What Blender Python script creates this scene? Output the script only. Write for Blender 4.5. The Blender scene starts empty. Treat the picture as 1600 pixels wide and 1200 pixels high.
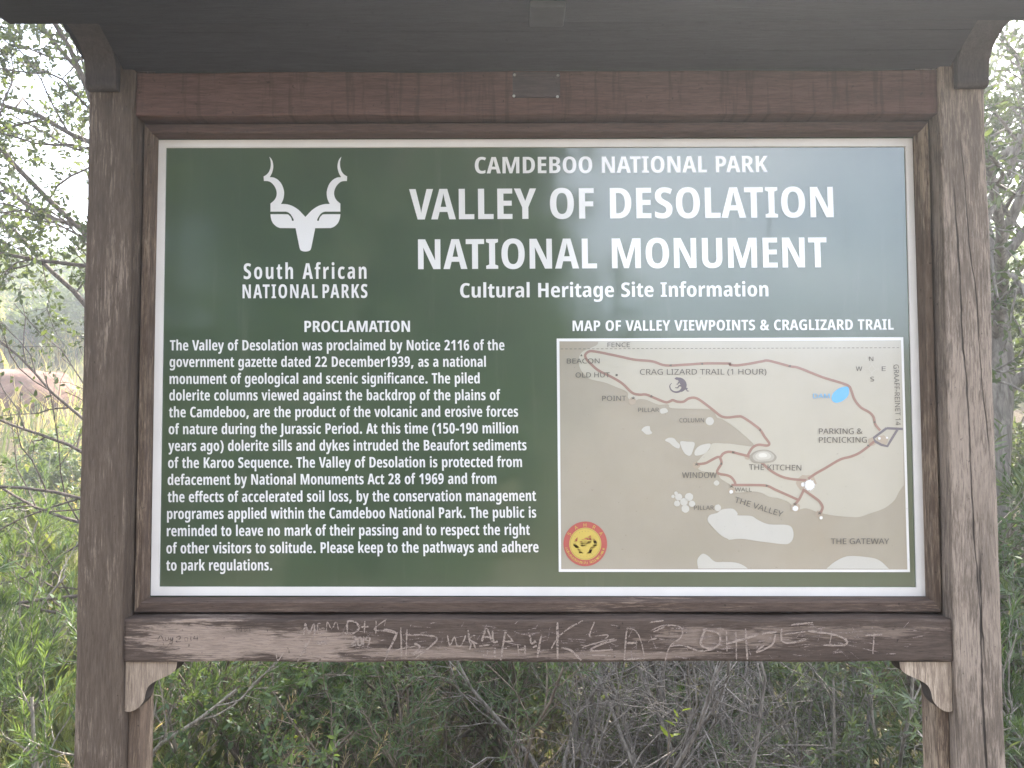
import bpy, bmesh, math, random
import numpy as np
from mathutils import Vector, Matrix
from mathutils.geometry import tessellate_polygon

# ------------------------------------------------------------------ scene, camera, light
S = bpy.context.scene
COL = S.collection
Z0 = 1.273                                   # height of the lower edge of the sign panel above the ground
FPX = 1230.0                                 # focal length in photograph pixels (1600 wide)
CAM = Vector((-0.0334, -1.2806, Z0 + 0.2766))
PITCH, YAW, ROLL = 0.04788, -0.0044, -0.0016
fwd = Vector((math.sin(YAW)*math.cos(PITCH), math.cos(YAW)*math.cos(PITCH), math.sin(PITCH)))
rt = Vector((math.cos(YAW), -math.sin(YAW), 0)); up = rt.cross(fwd)
rt, up = (math.cos(ROLL)*rt + math.sin(ROLL)*up), (math.cos(ROLL)*up - math.sin(ROLL)*rt)
cd = bpy.data.cameras.new('camera'); cam = bpy.data.objects.new('camera', cd); COL.objects.link(cam)
cam.matrix_world = Matrix((( rt.x, up.x, -fwd.x, CAM.x), (rt.y, up.y, -fwd.y, CAM.y), (rt.z, up.z, -fwd.z, CAM.z), (0, 0, 0, 1)))
cd.sensor_width = 36; cd.lens = 36*FPX/1600; cd.clip_start = 0.02; cd.clip_end = 3000
S.camera = cam

SUN_EL, SUN_AZ = math.radians(44), math.radians(24)      # behind the board, up to the right
w = bpy.data.worlds.new('World'); S.world = w; w.use_nodes = True
nt = w.node_tree; sky = nt.nodes.new('ShaderNodeTexSky'); sky.sky_type = 'NISHITA'; sky.sun_disc = False
sky.sun_elevation = SUN_EL; sky.sun_rotation = SUN_AZ; sky.air_density = 1.0; sky.dust_density = 2.0; sky.ozone_density = 1.0
def wn(t, **kw):
    q = nt.nodes.new(t)
    for k, v_ in kw.items(): setattr(q, k, v_)
    return q
# thin high cloud over the whole sky: drifting veil mixed into the clear sky, the same all round
tc = wn('ShaderNodeTexCoord'); sx = wn('ShaderNodeSeparateXYZ'); nt.links.new(tc.outputs['Generated'], sx.inputs[0])
zz_ = wn('ShaderNodeMath', operation='ADD'); nt.links.new(sx.outputs[2], zz_.inputs[0]); zz_.inputs[1].default_value = .22
zm = wn('ShaderNodeMath', operation='MAXIMUM'); nt.links.new(zz_.outputs[0], zm.inputs[0]); zm.inputs[1].default_value = .1
dv = wn('ShaderNodeVectorMath', operation='DIVIDE'); nt.links.new(tc.outputs['Generated'], dv.inputs[0]); nt.links.new(zm.outputs[0], dv.inputs[1])
cn = wn('ShaderNodeTexNoise'); nt.links.new(dv.outputs[0], cn.inputs['Vector']); cn.inputs['Scale'].default_value = 1.6; cn.inputs['Detail'].default_value = 7; cn.inputs['Roughness'].default_value = .55
mr = wn('ShaderNodeMapRange', interpolation_type='SMOOTHSTEP'); nt.links.new(cn.outputs[0], mr.inputs[0])
for k_, v_ in ((1, .36), (2, .66), (3, .30), (4, .85)): mr.inputs[k_].default_value = v_
cm_ = wn('ShaderNodeMix', data_type='RGBA'); nt.links.new(mr.outputs[0], cm_.inputs[0]); nt.links.new(sky.outputs[0], cm_.inputs[6]); cm_.inputs[7].default_value = (6.8, 7.4, 8.2, 1)
nt.links.new(cm_.outputs[2], nt.nodes['Background'].inputs[0]); nt.nodes['Background'].inputs[1].default_value = 0.12
sl = bpy.data.lights.new('sun', 'SUN'); sl.energy = 5.0; sl.angle = math.radians(0.5); sl.color = (1, .95, .86)
so = bpy.data.objects.new('sun', sl); COL.objects.link(so); so.location = (3, 6, 8)
sd = Vector((math.sin(SUN_AZ)*math.cos(SUN_EL), math.cos(SUN_AZ)*math.cos(SUN_EL), math.sin(SUN_EL)))
so.rotation_euler = sd.to_track_quat('Z', 'Y').to_euler()
S.view_settings.view_transform = 'Standard'; S.view_settings.look = 'None'
S.view_settings.gamma = 1; S.view_settings.use_curve_mapping = False
S.view_settings.exposure = 2.6
S.render.engine = 'CYCLES'
S.cycles.use_denoising = True
S.cycles.max_bounces = 7; S.cycles.diffuse_bounces = 4; S.cycles.transmission_bounces = 4; S.cycles.transparent_max_bounces = 8

# ------------------------------------------------------------------ helpers
def PX(px, py, Y):
    """point of the plane y = Y that the photograph shows at (px, py); used to measure the sign"""
    d = rt*((px - 800)/FPX) + up*((600 - py)/FPX) + fwd
    return CAM + d*((Y - CAM.y)/d.y)

def tag(o, label=None, cat=None, group=None, kind=None):
    if label: o['label'] = label
    if cat: o['category'] = cat
    if group: o['group'] = group
    if kind: o['kind'] = kind
    return o
def empty(name, loc=(0, 0, 0), rz=0, s=1):
    o = bpy.data.objects.new(name, None); COL.objects.link(o); o.location = loc; o.rotation_euler.z = rz
    o.scale = (s, s, s); o.empty_display_size = .1; return o
def link(name, me, mats, parent=None):
    o = bpy.data.objects.new(name, me); COL.objects.link(o)
    for m in (mats if isinstance(mats, (list, tuple)) else [mats]): me.materials.append(m)
    o.parent = parent; return o
def mesh_obj(name, v, f, mats, parent=None, mi=None, smooth=False):
    me = bpy.data.meshes.new(name); me.from_pydata([tuple(p) for p in v], [], [tuple(q) for q in f])
    if mi is not None: me.polygons.foreach_set('material_index', mi)
    if smooth: me.polygons.foreach_set('use_smooth', [True]*len(me.polygons))
    me.update(); return link(name, me, mats, parent)
def bm_obj(name, bm, mats, parent=None, smooth=False):
    me = bpy.data.meshes.new(name); bm.normal_update(); bm.to_mesh(me); bm.free()
    if smooth: me.polygons.foreach_set('use_smooth', [True]*len(me.polygons))
    return link(name, me, mats, parent)
def timber(x0, x1, y0, y1, z0, z1, bev=.003, cuts=(0, 0, 0), jit=0, seed=0):
    """a sawn timber: bevelled box, cut along its length, its faces slightly uneven"""
    bm = bmesh.new(); bmesh.ops.create_cube(bm, size=1)
    for v in bm.verts: v.co = Vector(((x0+x1)/2 + v.co.x*(x1-x0), (y0+y1)/2 + v.co.y*(y1-y0), (z0+z1)/2 + v.co.z*(z1-z0)))
    if bev: bmesh.ops.bevel(bm, geom=list(bm.edges), offset=bev, segments=2, profile=.6, affect='EDGES')
    for ax, n in enumerate(cuts):
        lo, hi = ((x0, x1), (y0, y1), (z0, z1))[ax]
        for k in range(1, n+1):
            no = Vector((0, 0, 0)); no[ax] = 1; co = Vector((0, 0, 0)); co[ax] = lo + (hi-lo)*k/(n+1)
            bmesh.ops.bisect_plane(bm, geom=list(bm.verts)+list(bm.edges)+list(bm.faces), plane_co=co, plane_no=no)
    if jit:
        r = random.Random(seed); ph = [r.uniform(0, 9) for _ in range(6)]
        for v in bm.verts:
            t = v.co.x*7 + v.co.z*7
            v.co += Vector((math.sin(t*2.1+ph[0])+r.uniform(-.7, .7), math.sin(t*1.7+ph[1])+r.uniform(-.7, .7), math.sin(t*2.6+ph[2])+r.uniform(-.7, .7)))*jit
    return bm
def join_bm(a, b):
    me = bpy.data.meshes.new('tmp'); b.to_mesh(me); b.free(); a.from_mesh(me); bpy.data.meshes.remove(me); return a
def prism(outline, axis, a0, a1):
    """outline (u, v) pushed along axis x or y"""
    n = len(outline); V = []
    for a in (a0, a1):
        for u, v in outline: V.append((a, u, v) if axis == 'x' else (u, a, v))
    F = [list(range(n)), list(range(2*n-1, n-1, -1))] + [[i, i+n, (i+1) % n + n, (i+1) % n] for i in range(n)]
    bm = bmesh.new(); vs = [bm.verts.new(p) for p in V]
    for q in F: bm.faces.new([vs[i] for i in q])
    bmesh.ops.recalc_face_normals(bm, faces=list(bm.faces)); return bm

# ------------------------------------------------------------------ materials
class N:
    """tiny node-graph writer"""
    def __init__(s, name):
        s.m = bpy.data.materials.new(name); s.m.use_nodes = True; s.t = s.m.node_tree; s.t.nodes.clear()
        s.out = s.t.nodes.new('ShaderNodeOutputMaterial')
    def put(s, sock, v):
        if isinstance(v, bpy.types.NodeSocket): s.t.links.new(v, sock)
        elif v is not None: sock.default_value = (*v, 1) if isinstance(v, tuple) and len(v) == 3 and sock.type == 'RGBA' else v
    def node(s, typ, ins=None, **kw):
        n = s.t.nodes.new(typ)
        for k, v in kw.items(): setattr(n, k, v)
        for k, v in (ins or {}).items(): s.put(n.inputs[k], v)
        return n
    def co(s): return s.node('ShaderNodeTexCoord').outputs['Object']
    def map(s, v, sc, loc=(0, 0, 0)): return s.node('ShaderNodeMapping', {'Vector': v, 'Scale': sc, 'Location': loc}).outputs[0]
    def noise(s, v, scale=1, det=6, rough=.6, dist=0): return s.node('ShaderNodeTexNoise', {'Vector': v, 'Scale': scale, 'Detail': det, 'Roughness': rough, 'Distortion': dist}).outputs[0]
    def ramp(s, f, a, b, c0=0, c1=1): return s.node('ShaderNodeMapRange', {0: f, 1: a, 2: b, 3: c0, 4: c1}, interpolation_type='SMOOTHSTEP').outputs[0]
    def math(s, op, a, b=None, c=None):
        n = s.node('ShaderNodeMath', operation=op); s.put(n.inputs[0], a); s.put(n.inputs[1], b); s.put(n.inputs[2], c); return n.outputs[0]
    def mix(s, f, a, b, mode='MIX'):
        n = s.node('ShaderNodeMix', data_type='RGBA', blend_type=mode); s.put(n.inputs[0], f); s.put(n.inputs[6], a); s.put(n.inputs[7], b); return n.outputs[2]
    def bump(s, h, st=.3, d=.002): return s.node('ShaderNodeBump', {'Strength': st, 'Distance': d, 'Height': h}).outputs[0]
    def bsdf(s, col, rough=.7, spec=.3, nor=None, **kw):
        n = s.node('ShaderNodeBsdfPrincipled', {'Base Color': col, 'Roughness': rough, 'Specular IOR Level': spec})
        if nor: s.put(n.inputs['Normal'], nor)
        for k, v in kw.items(): s.put(n.inputs[k.replace('_', ' ')], v)
        return n.outputs[0]
    def done(s, sh): s.t.links.new(sh, s.out.inputs[0]); return s.m

def wood(name, dark, mid, bare, axis, wear=.55, patch=None, crack=None, rough=.78, drips=False):
    """old stained timber: grain along axis, worn through to bare grey wood in streaks"""
    n = N(name); c = n.co(); ai = 'xyz'.index(axis)
    def sc(al, ac): v = [ac]*3; v[ai] = al; return tuple(v)
    fine = n.noise(n.map(c, sc(34, 420)), 1, 8, .75, .3)
    mids = n.noise(n.map(c, sc(9, 95), (3, 1, 7)), 1, 7, .7, .6)
    big = n.noise(n.map(c, sc(3.2, 12), (9, 4, 2)), 1, 6, .65, .5)
    g = n.math('ADD', n.math('MULTIPLY', fine, .6), n.math('MULTIPLY', mids, .4))
    col = n.mix(n.ramp(g, .38, .62), dark, mid)
    wm = n.math('ADD', n.math('ADD', n.math('MULTIPLY', big, .9), n.math('MULTIPLY', mids, .5)), n.math('MULTIPLY', fine, .7))
    th = 1.49 - wear*.85
    mask = n.ramp(wm, th, th + .2)
    if patch:
        sx = n.node('ShaderNodeSeparateXYZ', {0: c})
        for (px, pz, rx, rz, k) in patch:
            u = n.math('DIVIDE', n.math('SUBTRACT', sx.outputs[0], px), rx); v = n.math('DIVIDE', n.math('SUBTRACT', sx.outputs[2], pz), rz)
            rr = n.math('SQRT', n.math('ADD', n.math('MULTIPLY', u, u), n.math('MULTIPLY', v, v)))
            q = n.math('SUBTRACT', n.math('ADD', n.math('MULTIPLY', mids, 1.3), n.math('MULTIPLY', fine, .9)), n.math('MULTIPLY', rr, .55))
            mask = n.math('MAXIMUM', mask, n.math('MULTIPLY', n.ramp(q, .50, .76), k))
    barec = n.mix(n.ramp(fine, .35, .62), tuple(x*.72 for x in bare), bare)
    col = n.mix(mask, col, barec)
    blot = n.noise(n.map(c, sc(2.6, 11), (5, 8, 3)), 1, 6, .7, .8); col = n.mix(n.ramp(blot, .52, .66, 0, .5), col, tuple(x*.8 for x in dark))
    dots = n.noise(n.map(c, sc(60, 230)), 1, 4, .6); col = n.mix(n.ramp(dots, .63, .74, 0, .4), col, tuple(x*.45 for x in dark))
    if drips:
        st = n.noise(n.map(c, (55, 1, 5)), 1, 4, .6); col = n.mix(n.ramp(st, .52, .66, 0, .55), col, tuple(x*.6 for x in dark))
    spots = n.noise(c, 120, 2, .5); col = n.mix(n.ramp(spots, .7, .76, 0, .6), col, tuple(x*.35 for x in dark))
    h = g
    if crack:
        sx = n.node('ShaderNodeSeparateXYZ', {0: c})
        for (cx, k, wid, z0, z1, lean) in crack:
            wob = n.noise(n.map(c, (0, 0, 2.3), (k, k, k)), 1, 5, .6)
            xx = n.math('ADD', n.math('SUBTRACT', n.math('SUBTRACT', sx.outputs[0], cx), n.math('MULTIPLY', n.math('SUBTRACT', sx.outputs[2], (z0+z1)/2), lean)), n.math('MULTIPLY', n.math('SUBTRACT', wob, .5), -.03))
            wv = n.noise(n.map(c, (0, 0, 14), (k, 0, 0)), 1, 3, .6)
            ww = n.math('MULTIPLY', n.ramp(wv, .3, .75, .2, 1), wid)
            zin = n.math('MULTIPLY', n.ramp(sx.outputs[2], z0, z0+.08), n.ramp(sx.outputs[2], z1-.08, z1, 1, 0))
            cm = n.math('MULTIPLY', n.ramp(n.math('SUBTRACT', n.math('ABSOLUTE', xx), ww), -.0006, .0012, 1, 0), zin)
            col = n.mix(n.math('MULTIPLY', cm, .9), col, (.018, .014, .012)); h = n.math('SUBTRACT', h, n.math('MULTIPLY', cm, 1.6))
    return n.done(n.bsdf(col, rough, .25, n.bump(h, .5, .0025)))

def plain(name, col, rough=.6, spec=.3, var=.12, sc=30, **kw):
    n = N(name); c = n.co(); f = n.noise(c, sc, 4)
    return n.done(n.bsdf(n.mix(n.ramp(f, .3, .7), tuple(x*(1-var) for x in col), tuple(min(1, x*(1+var)) for x in col)), rough, spec, **kw))

def printed(name, col, var=.05, stain=None):
    """print under the clear glossy laminate of the board: faint dust, run marks and scuffs in the gloss"""
    n = N(name); c = n.co()
    f = n.noise(c, 7, 5); dust = n.noise(n.map(c, (26, 1, 2.2)), 1, 5, .65)
    base = n.mix(n.ramp(f, .3, .7), tuple(x*(1-var) for x in col), tuple(min(1, x*(1+var)) for x in col))
    base = n.mix(n.ramp(dust, .55, .8, 0, .07), base, (.42, .38, .33))
    if stain: base = n.mix(n.ramp(n.noise(c, 5, 3), .48, .72, 0, .55), base, stain)
    speck = n.noise(c, 170, 2); base = n.mix(n.ramp(speck, .73, .77, 0, .35), base, (.1, .08, .06))
    ro = n.ramp(n.noise(n.map(c, (9, 1, 3.5), (4, 0, 1)), 1, 6), .35, .75, .06, .14)
    wave = n.bump(n.noise(c, 4.2, 2), .12, .004)
    runs = n.noise(n.map(c, (38, 1, 3.2), (2, 0, 5)), 1, 6, .7, .5); rm = n.math('MULTIPLY', n.ramp(runs, .58, .72), n.ramp(n.noise(c, 3.1, 3), .42, .6))
    scuff = n.noise(n.map(c, (14, 1, 90), (7, 0, 2)), 1, 6, .7, 1.2); rm = n.math('MAXIMUM', rm, n.math('MULTIPLY', n.ramp(scuff, .66, .74), .7))
    base = n.mix(n.math('MULTIPLY', rm, .28), base, tuple(x*.5+.03 for x in col))
    cw = n.math('SUBTRACT', 1.0, n.math('MULTIPLY', rm, .5))
    return n.done(n.bsdf(base, .45, .5, None, Coat_Weight=cw, Coat_Roughness=ro, Coat_IOR=1.97, Coat_Normal=wave))

def leafmat(name, a, b, tr=.45, rough=.5, spec=.35):
    n = N(name); g = n.node('ShaderNodeNewGeometry'); r = g.outputs['Random Per Island']
    big = n.noise(n.co(), 2.3, 3)
    f = n.math('ADD', n.math('MULTIPLY', r, .6), n.math('MULTIPLY', n.ramp(big, .35, .65), .4))
    col = n.mix(f, a, b)
    tc = n.mix(1.0, col, (1.25, 1.2, .5), 'MULTIPLY')
    t = n.node('ShaderNodeBsdfTranslucent', {'Color': tc})
    sh = n.node('ShaderNodeMixShader', {0: tr, 1: n.bsdf(col, rough, spec), 2: t.outputs[0]})
    return n.done(sh.outputs[0])
def barkmat(name, a, b, sc=40):
    n = N(name); c = n.co(); f = n.noise(n.map(c, (1, 1, .25)), sc, 6, .65, .6)
    return n.done(n.bsdf(n.mix(n.ramp(f, .35, .68), a, b), .85, .2, n.bump(f, .6, .006)))

DK = (.040, .026, .024)
M = {}
M['post'] = wood('post_wood', (.074, .053, .041), (.130, .097, .076), (.265, .207, .168), 'z', .50)
M['post_r'] = wood('post_wood_bare', (.125, .098, .081), (.225, .178, .148), (.34, .272, .228), 'z', .66,
                   crack=[(.672, 3.1, .0016, 1.15, 1.95, -.035), (.686, 8.7, .0008, 1.45, 2.02, -.06), (.684, 5.5, .0022, .7, 1.38, 0)])
M['rail_b'] = wood('lower_rail_wood', (.060, .042, .035), (.112, .081, .067), (.33, .252, .212), 'x', .38,
                   patch=[(-.50, Z0-.062, .135, .034, 1), (-.36, Z0-.070, .10, .025, .9), (-.14, Z0-.080, .20, .010, .75), (.12, Z0-.084, .2, .007, .6), (.29, Z0-.058, .13, .017, .6), (.5, Z0-.05, .12, .012, .4)])
M['rail_t'] = wood('upper_rail_wood', (.080, .043, .035), (.138, .076, .062), (.23, .155, .13), 'x', .28, drips=True)
M['mould_x'] = wood('moulding_wood', (.066, .044, .036), (.130, .090, .072), (.29, .21, .165), 'x', .45)
M['mould_t'] = wood('top_moulding_wood', (.066, .041, .035), (.115, .070, .058), (.24, .17, .15), 'x', .25)
M['mould_z'] = wood('side_moulding_wood', (.082, .055, .042), (.175, .125, .094), (.33, .25, .185), 'z', .55)
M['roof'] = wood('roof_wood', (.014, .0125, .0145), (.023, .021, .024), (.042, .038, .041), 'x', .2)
M['brk_dark'] = wood('bracket_dark', (.042, .034, .032), (.072, .058, .054), (.15, .125, .115), 'z', .25)  # darker tone for the bracket sides and the upper brackets
M['brk_bare'] = wood('bracket_bare', (.20, .150, .120), (.40, .315, .250), (.52, .42, .34), 'z', .6)
M['alu'] = plain('edge_strip_paint', (.74, .70, .69), .45, .4, .04, 12)
M['green'] = printed('green_print', (.031, .060, .029), .07)
M['white'] = printed('white_print', (.80, .79, .82), .02)
M['map_dark'] = printed('map_valley_print', (.345, .305, .257), .05, (.34, .28, .22))
M['map_light'] = printed('map_plateau_print', (.480, .445, .388), .04)
M['map_pale'] = printed('map_rock_print', (.53, .51, .485), .03)
M['ink'] = printed('map_ink_print', (.10, .09, .09), .06)
M['trail'] = printed('map_trail_print', (.30, .165, .145), .10)
M['blue'] = printed('map_dam_print', (.10, .44, .83), .04)
M['halo'] = printed('map_halo_print', (.40, .325, .265), .08)
M['dome1'] = printed('dome_outer_print', (.30, .27, .24)); M['dome2'] = printed('dome_mid_print', (.42, .39, .35))
M['dome3'] = printed('dome_inner_print', (.55, .52, .48)); M['dome4'] = printed('dome_top_print', (.68, .66, .62))
M['tarmac_ink'] = printed('map_road_print', (.13, .115, .155), .06)
M['lizard'] = printed('map_lizard_print', (.10, .08, .12), .06)
M['red'] = printed('emblem_red_print', (.42, .055, .06), .06); M['yellow'] = printed('emblem_yellow_print', (.58, .42, .075), .05)
M['olive'] = printed('emblem_olive_print', (.36, .25, .06))
M['steel'] = plain('screw_steel', (.55, .53, .50), .4, .5, .1, 50, Metallic=.8)
M['scratch'] = None
# ------------------------------------------------------------------ the information board
board = tag(empty('information_board'), 'large dark timber information board with a green printed panel under a small roof', 'sign')
for s, m in ((-1, 'post'), (1, 'post_r')):
    a, b = sorted((s*.641, s*.7135))
    bm_obj('post', timber(a, b, -.05, .023, -.5, Z0+.885, .004, (0, 0, 60), .0009, 3+s), M[m], board)
bm_obj('lower_rail', timber(-.642, .642, -.045, .02, Z0-.0945, Z0-.0285, .004, (60, 0, 0), .0009, 8), M['rail_b'], board)
bm_obj('upper_rail', timber(-.642, .642, -.045, .02, Z0+.7665, Z0+.8375, .003, (50, 0, 0), .0007, 9), M['rail_t'], board)

def mitred(p0, p1, p2, p3, mat):
    """one moulding strip between four front corners (outer a, outer b, inner b, inner a), mitred at both ends"""
    sec = []
    def face_pts(o, i):            # outer point, inner point -> profile from the back of the outer edge to the back of the inner edge
        o, i = Vector(o), Vector(i)
        L = lambda t, y: (o.x+(i.x-o.x)*t, y, o.z+(i.z-o.z)*t)
        return [L(0, .012), L(0, -.012), L(.10, -.0165), L(.22, -.0225), L(.80, -.0235), L(.90, -.0215), L(.93, -.014), L(1, -.006), L(1, -.0005)]
    A, B = face_pts(p0, p3), face_pts(p1, p2)
    n = len(A); v = []; K = 14
    for k in range(K+1):
        t = k/K; r = random.Random(k*7+len(A)+int(p0[0]*100)+int(p1[2]*100))
        for a, b in zip(A, B): v.append(tuple(a[j]+(b[j]-a[j])*t + (r.uniform(-.0004, .0004) if 0 < k < K and j == 1 else 0) for j in range(3)))
    f = [(k*n+j, (k+1)*n+j, (k+1)*n+j+1, k*n+j+1) for k in range(K) for j in range(n-1)]
    f += [tuple(range(n-1, -1, -1)), tuple(K*n+j for j in range(n))]
    o = mesh_obj('moulding', v, f, mat, board)
    bm = bmesh.new(); bm.from_mesh(o.data); bmesh.ops.recalc_face_normals(bm, faces=list(bm.faces)); bm.to_mesh(o.data); bm.free()
xo, xi, zo0, zi0, zo1, zi1 = .6405, .6225, Z0-.028, Z0-.0042, Z0+.766, Z0+.7445
c = [(-xo, 0, zo0), (xo, 0, zo0), (xo, 0, zo1), (-xo, 0, zo1)]; d = [(-xi, 0, zi0), (xi, 0, zi0), (xi, 0, zi1), (-xi, 0, zi1)]
for k, m in enumerate(('mould_x', 'mould_z', 'mould_t', 'mould_z')):
    j = (k+1) % 4; mitred(c[k], c[j], d[j], d[k], M[m])

for s in (-1, 1):
    a, b = sorted((s*.621, s*.6405)); bm_obj('inner_leg', timber(a, b, -.029, .018, -.5, Z0-.0965, .003, (0, 0, 30), .0006, 21+s), M['mould_z'], board)
# brackets: sawn ogees under the lower rail, coves carrying the eave beam
def ogee(L, H, n=9):
    """bracket outline, corner at (0, 0), L along u, H along v"""
    o = [(0, 0), (L, 0)]
    K = [(.995, -.06), (.97, -.16), (.85, -.26), (.62, -.37), (.47, -.47), (.405, -.61), (.37, -.78), (.25, -.93), (.10, -1.0), (0, -.985)]
    K = [Vector(k) for k in K]
    for i in range(len(K)-1):
        p, q, r_, t_ = K[max(0, i-1)], K[i], K[i+1], K[min(len(K)-1, i+2)]
        for j in range(3):
            t = j/3; w_ = .5*(2*q + (r_-p)*t + (2*p-5*q+4*r_-t_)*t*t + (3*q-p-3*r_+t_)*t**3); o.append((w_.x*L, w_.y*H))
    o.append((0, -.985*H))
    return o
def smooth_cove():
    K = [Vector(k) for k in ((.0935, -.001), (.080, -.003), (.056, -.0075), (.035, -.017), (.022, -.030), (.0150, -.045), (.0125, -.060), (.0130, -.072), (.0095, -.0795), (.003, -.081))]; R = [(0, 0), (.0935, 0)]
    for i in range(len(K)-1):
        p, q, r_, t_ = K[max(0, i-1)], K[i], K[i+1], K[min(len(K)-1, i+2)]
        for j in range(3):
            t = j/3; w_ = .5*(2*q + (r_-p)*t + (2*p-5*q+4*r_-t_)*t*t + (3*q-p-3*r_+t_)*t**3); R.append((w_.x, w_.y))
    return R + [(0, -.081)]
for s in (-1, 1):
    out = [(s*(.640 - u), Z0-.0955 + v) for u, v in ogee(.080, .076)]
    bm = prism(out, 'y', -.0405, -.012); bm.normal_update()
    for f in bm.faces: f.material_index = 0 if f.normal.y < -.9 else 1
    o = bm_obj('bracket', bm, [M['brk_bare'], M['brk_dark']], board)
    cove = smooth_cove()
    out = [(-.0505 - u, Z0+.884 + v) for u, v in cove]
    a, b = sorted((s*.664, s*.7125))
    bm_obj('bracket', prism(out, 'x', a, b), M['brk_dark'], board)
# roof
bx = .815
out = [(-bx, Z0+.885), (-bx+.008, Z0+.882), (-bx+.034, Z0+.866), (bx-.034, Z0+.866), (bx-.008, Z0+.882), (bx, Z0+.885), (bx, Z0+.95), (-bx, Z0+.95)]
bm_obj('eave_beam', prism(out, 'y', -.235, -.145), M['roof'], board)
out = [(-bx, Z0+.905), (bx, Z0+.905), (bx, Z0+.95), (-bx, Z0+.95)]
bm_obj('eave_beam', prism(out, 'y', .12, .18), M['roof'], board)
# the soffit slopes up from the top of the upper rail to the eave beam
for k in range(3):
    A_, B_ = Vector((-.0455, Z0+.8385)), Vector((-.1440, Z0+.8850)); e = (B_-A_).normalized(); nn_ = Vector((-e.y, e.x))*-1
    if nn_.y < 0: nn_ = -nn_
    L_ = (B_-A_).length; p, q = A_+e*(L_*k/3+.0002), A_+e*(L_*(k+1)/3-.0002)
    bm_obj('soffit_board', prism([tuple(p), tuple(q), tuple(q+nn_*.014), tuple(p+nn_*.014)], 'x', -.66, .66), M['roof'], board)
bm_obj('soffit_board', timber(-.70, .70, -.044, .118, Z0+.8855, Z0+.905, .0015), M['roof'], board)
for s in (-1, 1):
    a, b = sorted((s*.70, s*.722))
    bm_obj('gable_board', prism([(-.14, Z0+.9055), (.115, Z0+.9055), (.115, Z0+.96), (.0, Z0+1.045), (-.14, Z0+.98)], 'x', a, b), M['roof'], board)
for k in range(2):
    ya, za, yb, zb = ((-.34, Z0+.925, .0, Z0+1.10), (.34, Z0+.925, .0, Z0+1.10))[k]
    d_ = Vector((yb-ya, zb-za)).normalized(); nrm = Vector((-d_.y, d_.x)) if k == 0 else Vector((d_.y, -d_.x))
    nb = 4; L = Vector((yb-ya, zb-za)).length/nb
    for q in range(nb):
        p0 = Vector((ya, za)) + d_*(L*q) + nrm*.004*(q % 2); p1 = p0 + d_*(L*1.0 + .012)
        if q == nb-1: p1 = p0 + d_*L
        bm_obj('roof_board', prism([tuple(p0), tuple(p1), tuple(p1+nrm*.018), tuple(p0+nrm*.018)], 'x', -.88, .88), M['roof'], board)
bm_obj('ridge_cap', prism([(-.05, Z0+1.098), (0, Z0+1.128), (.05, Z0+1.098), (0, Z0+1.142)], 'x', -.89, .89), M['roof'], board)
bm_obj('mounting_plate', timber(-.012, .038, -.205, -.15, Z0+.856, Z0+.8655, .002), plain('plate_grey', (.036, .035, .037), .6, .3), board)
# the place where a small plaque was: a darker square with four screws left in it
q0, q1 = PX(801, 153, -.0455), PX(875, 113, -.0455)
bm_obj('plaque_backing', timber(q0.x, q1.x, -.0475, -.0445, q0.z, q1.z, .0006), wood('plaque_wood', (.060, .046, .046), (.095, .070, .068), (.2, .16, .15), 'x', .15), board)
for px, py in ((804, 117), (872, 118), (803, 150), (871, 151)):
    p = PX(px, py, -.0475); bm = bmesh.new()
    bmesh.ops.create_cone(bm, cap_ends=True, segments=12, radius1=.0024, radius2=.0017, depth=.0016)
    bmesh.ops.rotate(bm, verts=bm.verts, matrix=Matrix.Rotation(math.pi/2, 3, 'X')); bmesh.ops.translate(bm, verts=bm.verts, vec=(p.x, -.0481, p.z))
    bm_obj('screw', bm, M['steel'], board)

# sign panel with its white edge strip
panel = bm_obj('sign_panel', timber(-.6365, .6365, 0, .006, Z0-.012, Z0+.755, 0), M['green'], board)
pc = [PX(*q, 0) for q in ((236.5, 930), (1445.5, 931), (1424.5, 217), (248, 219.5))]
pi = [PX(*q, 0) for q in ((249.5, 916.5), (1431, 917.5), (1413.5, 229.5), (260, 231.5))]
for k in range(4):
    j = (k+1) % 4
    v = []
    for y, e in ((.0, 0), (-.0025, 0), (-.0025, 1), (.0, 1)):
        for A, B in ((pc[k], pi[k]), (pc[j], pi[j])):
            p = A.lerp(B, e); v.append((p.x, y, p.z))
    f = [(0, 1, 3, 2), (2, 3, 5, 4), (4, 5, 7, 6), (0, 2, 4, 6), (1, 7, 5, 3)]
    mesh_obj('edge_strip', v, f, M['alu'], panel)

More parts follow.
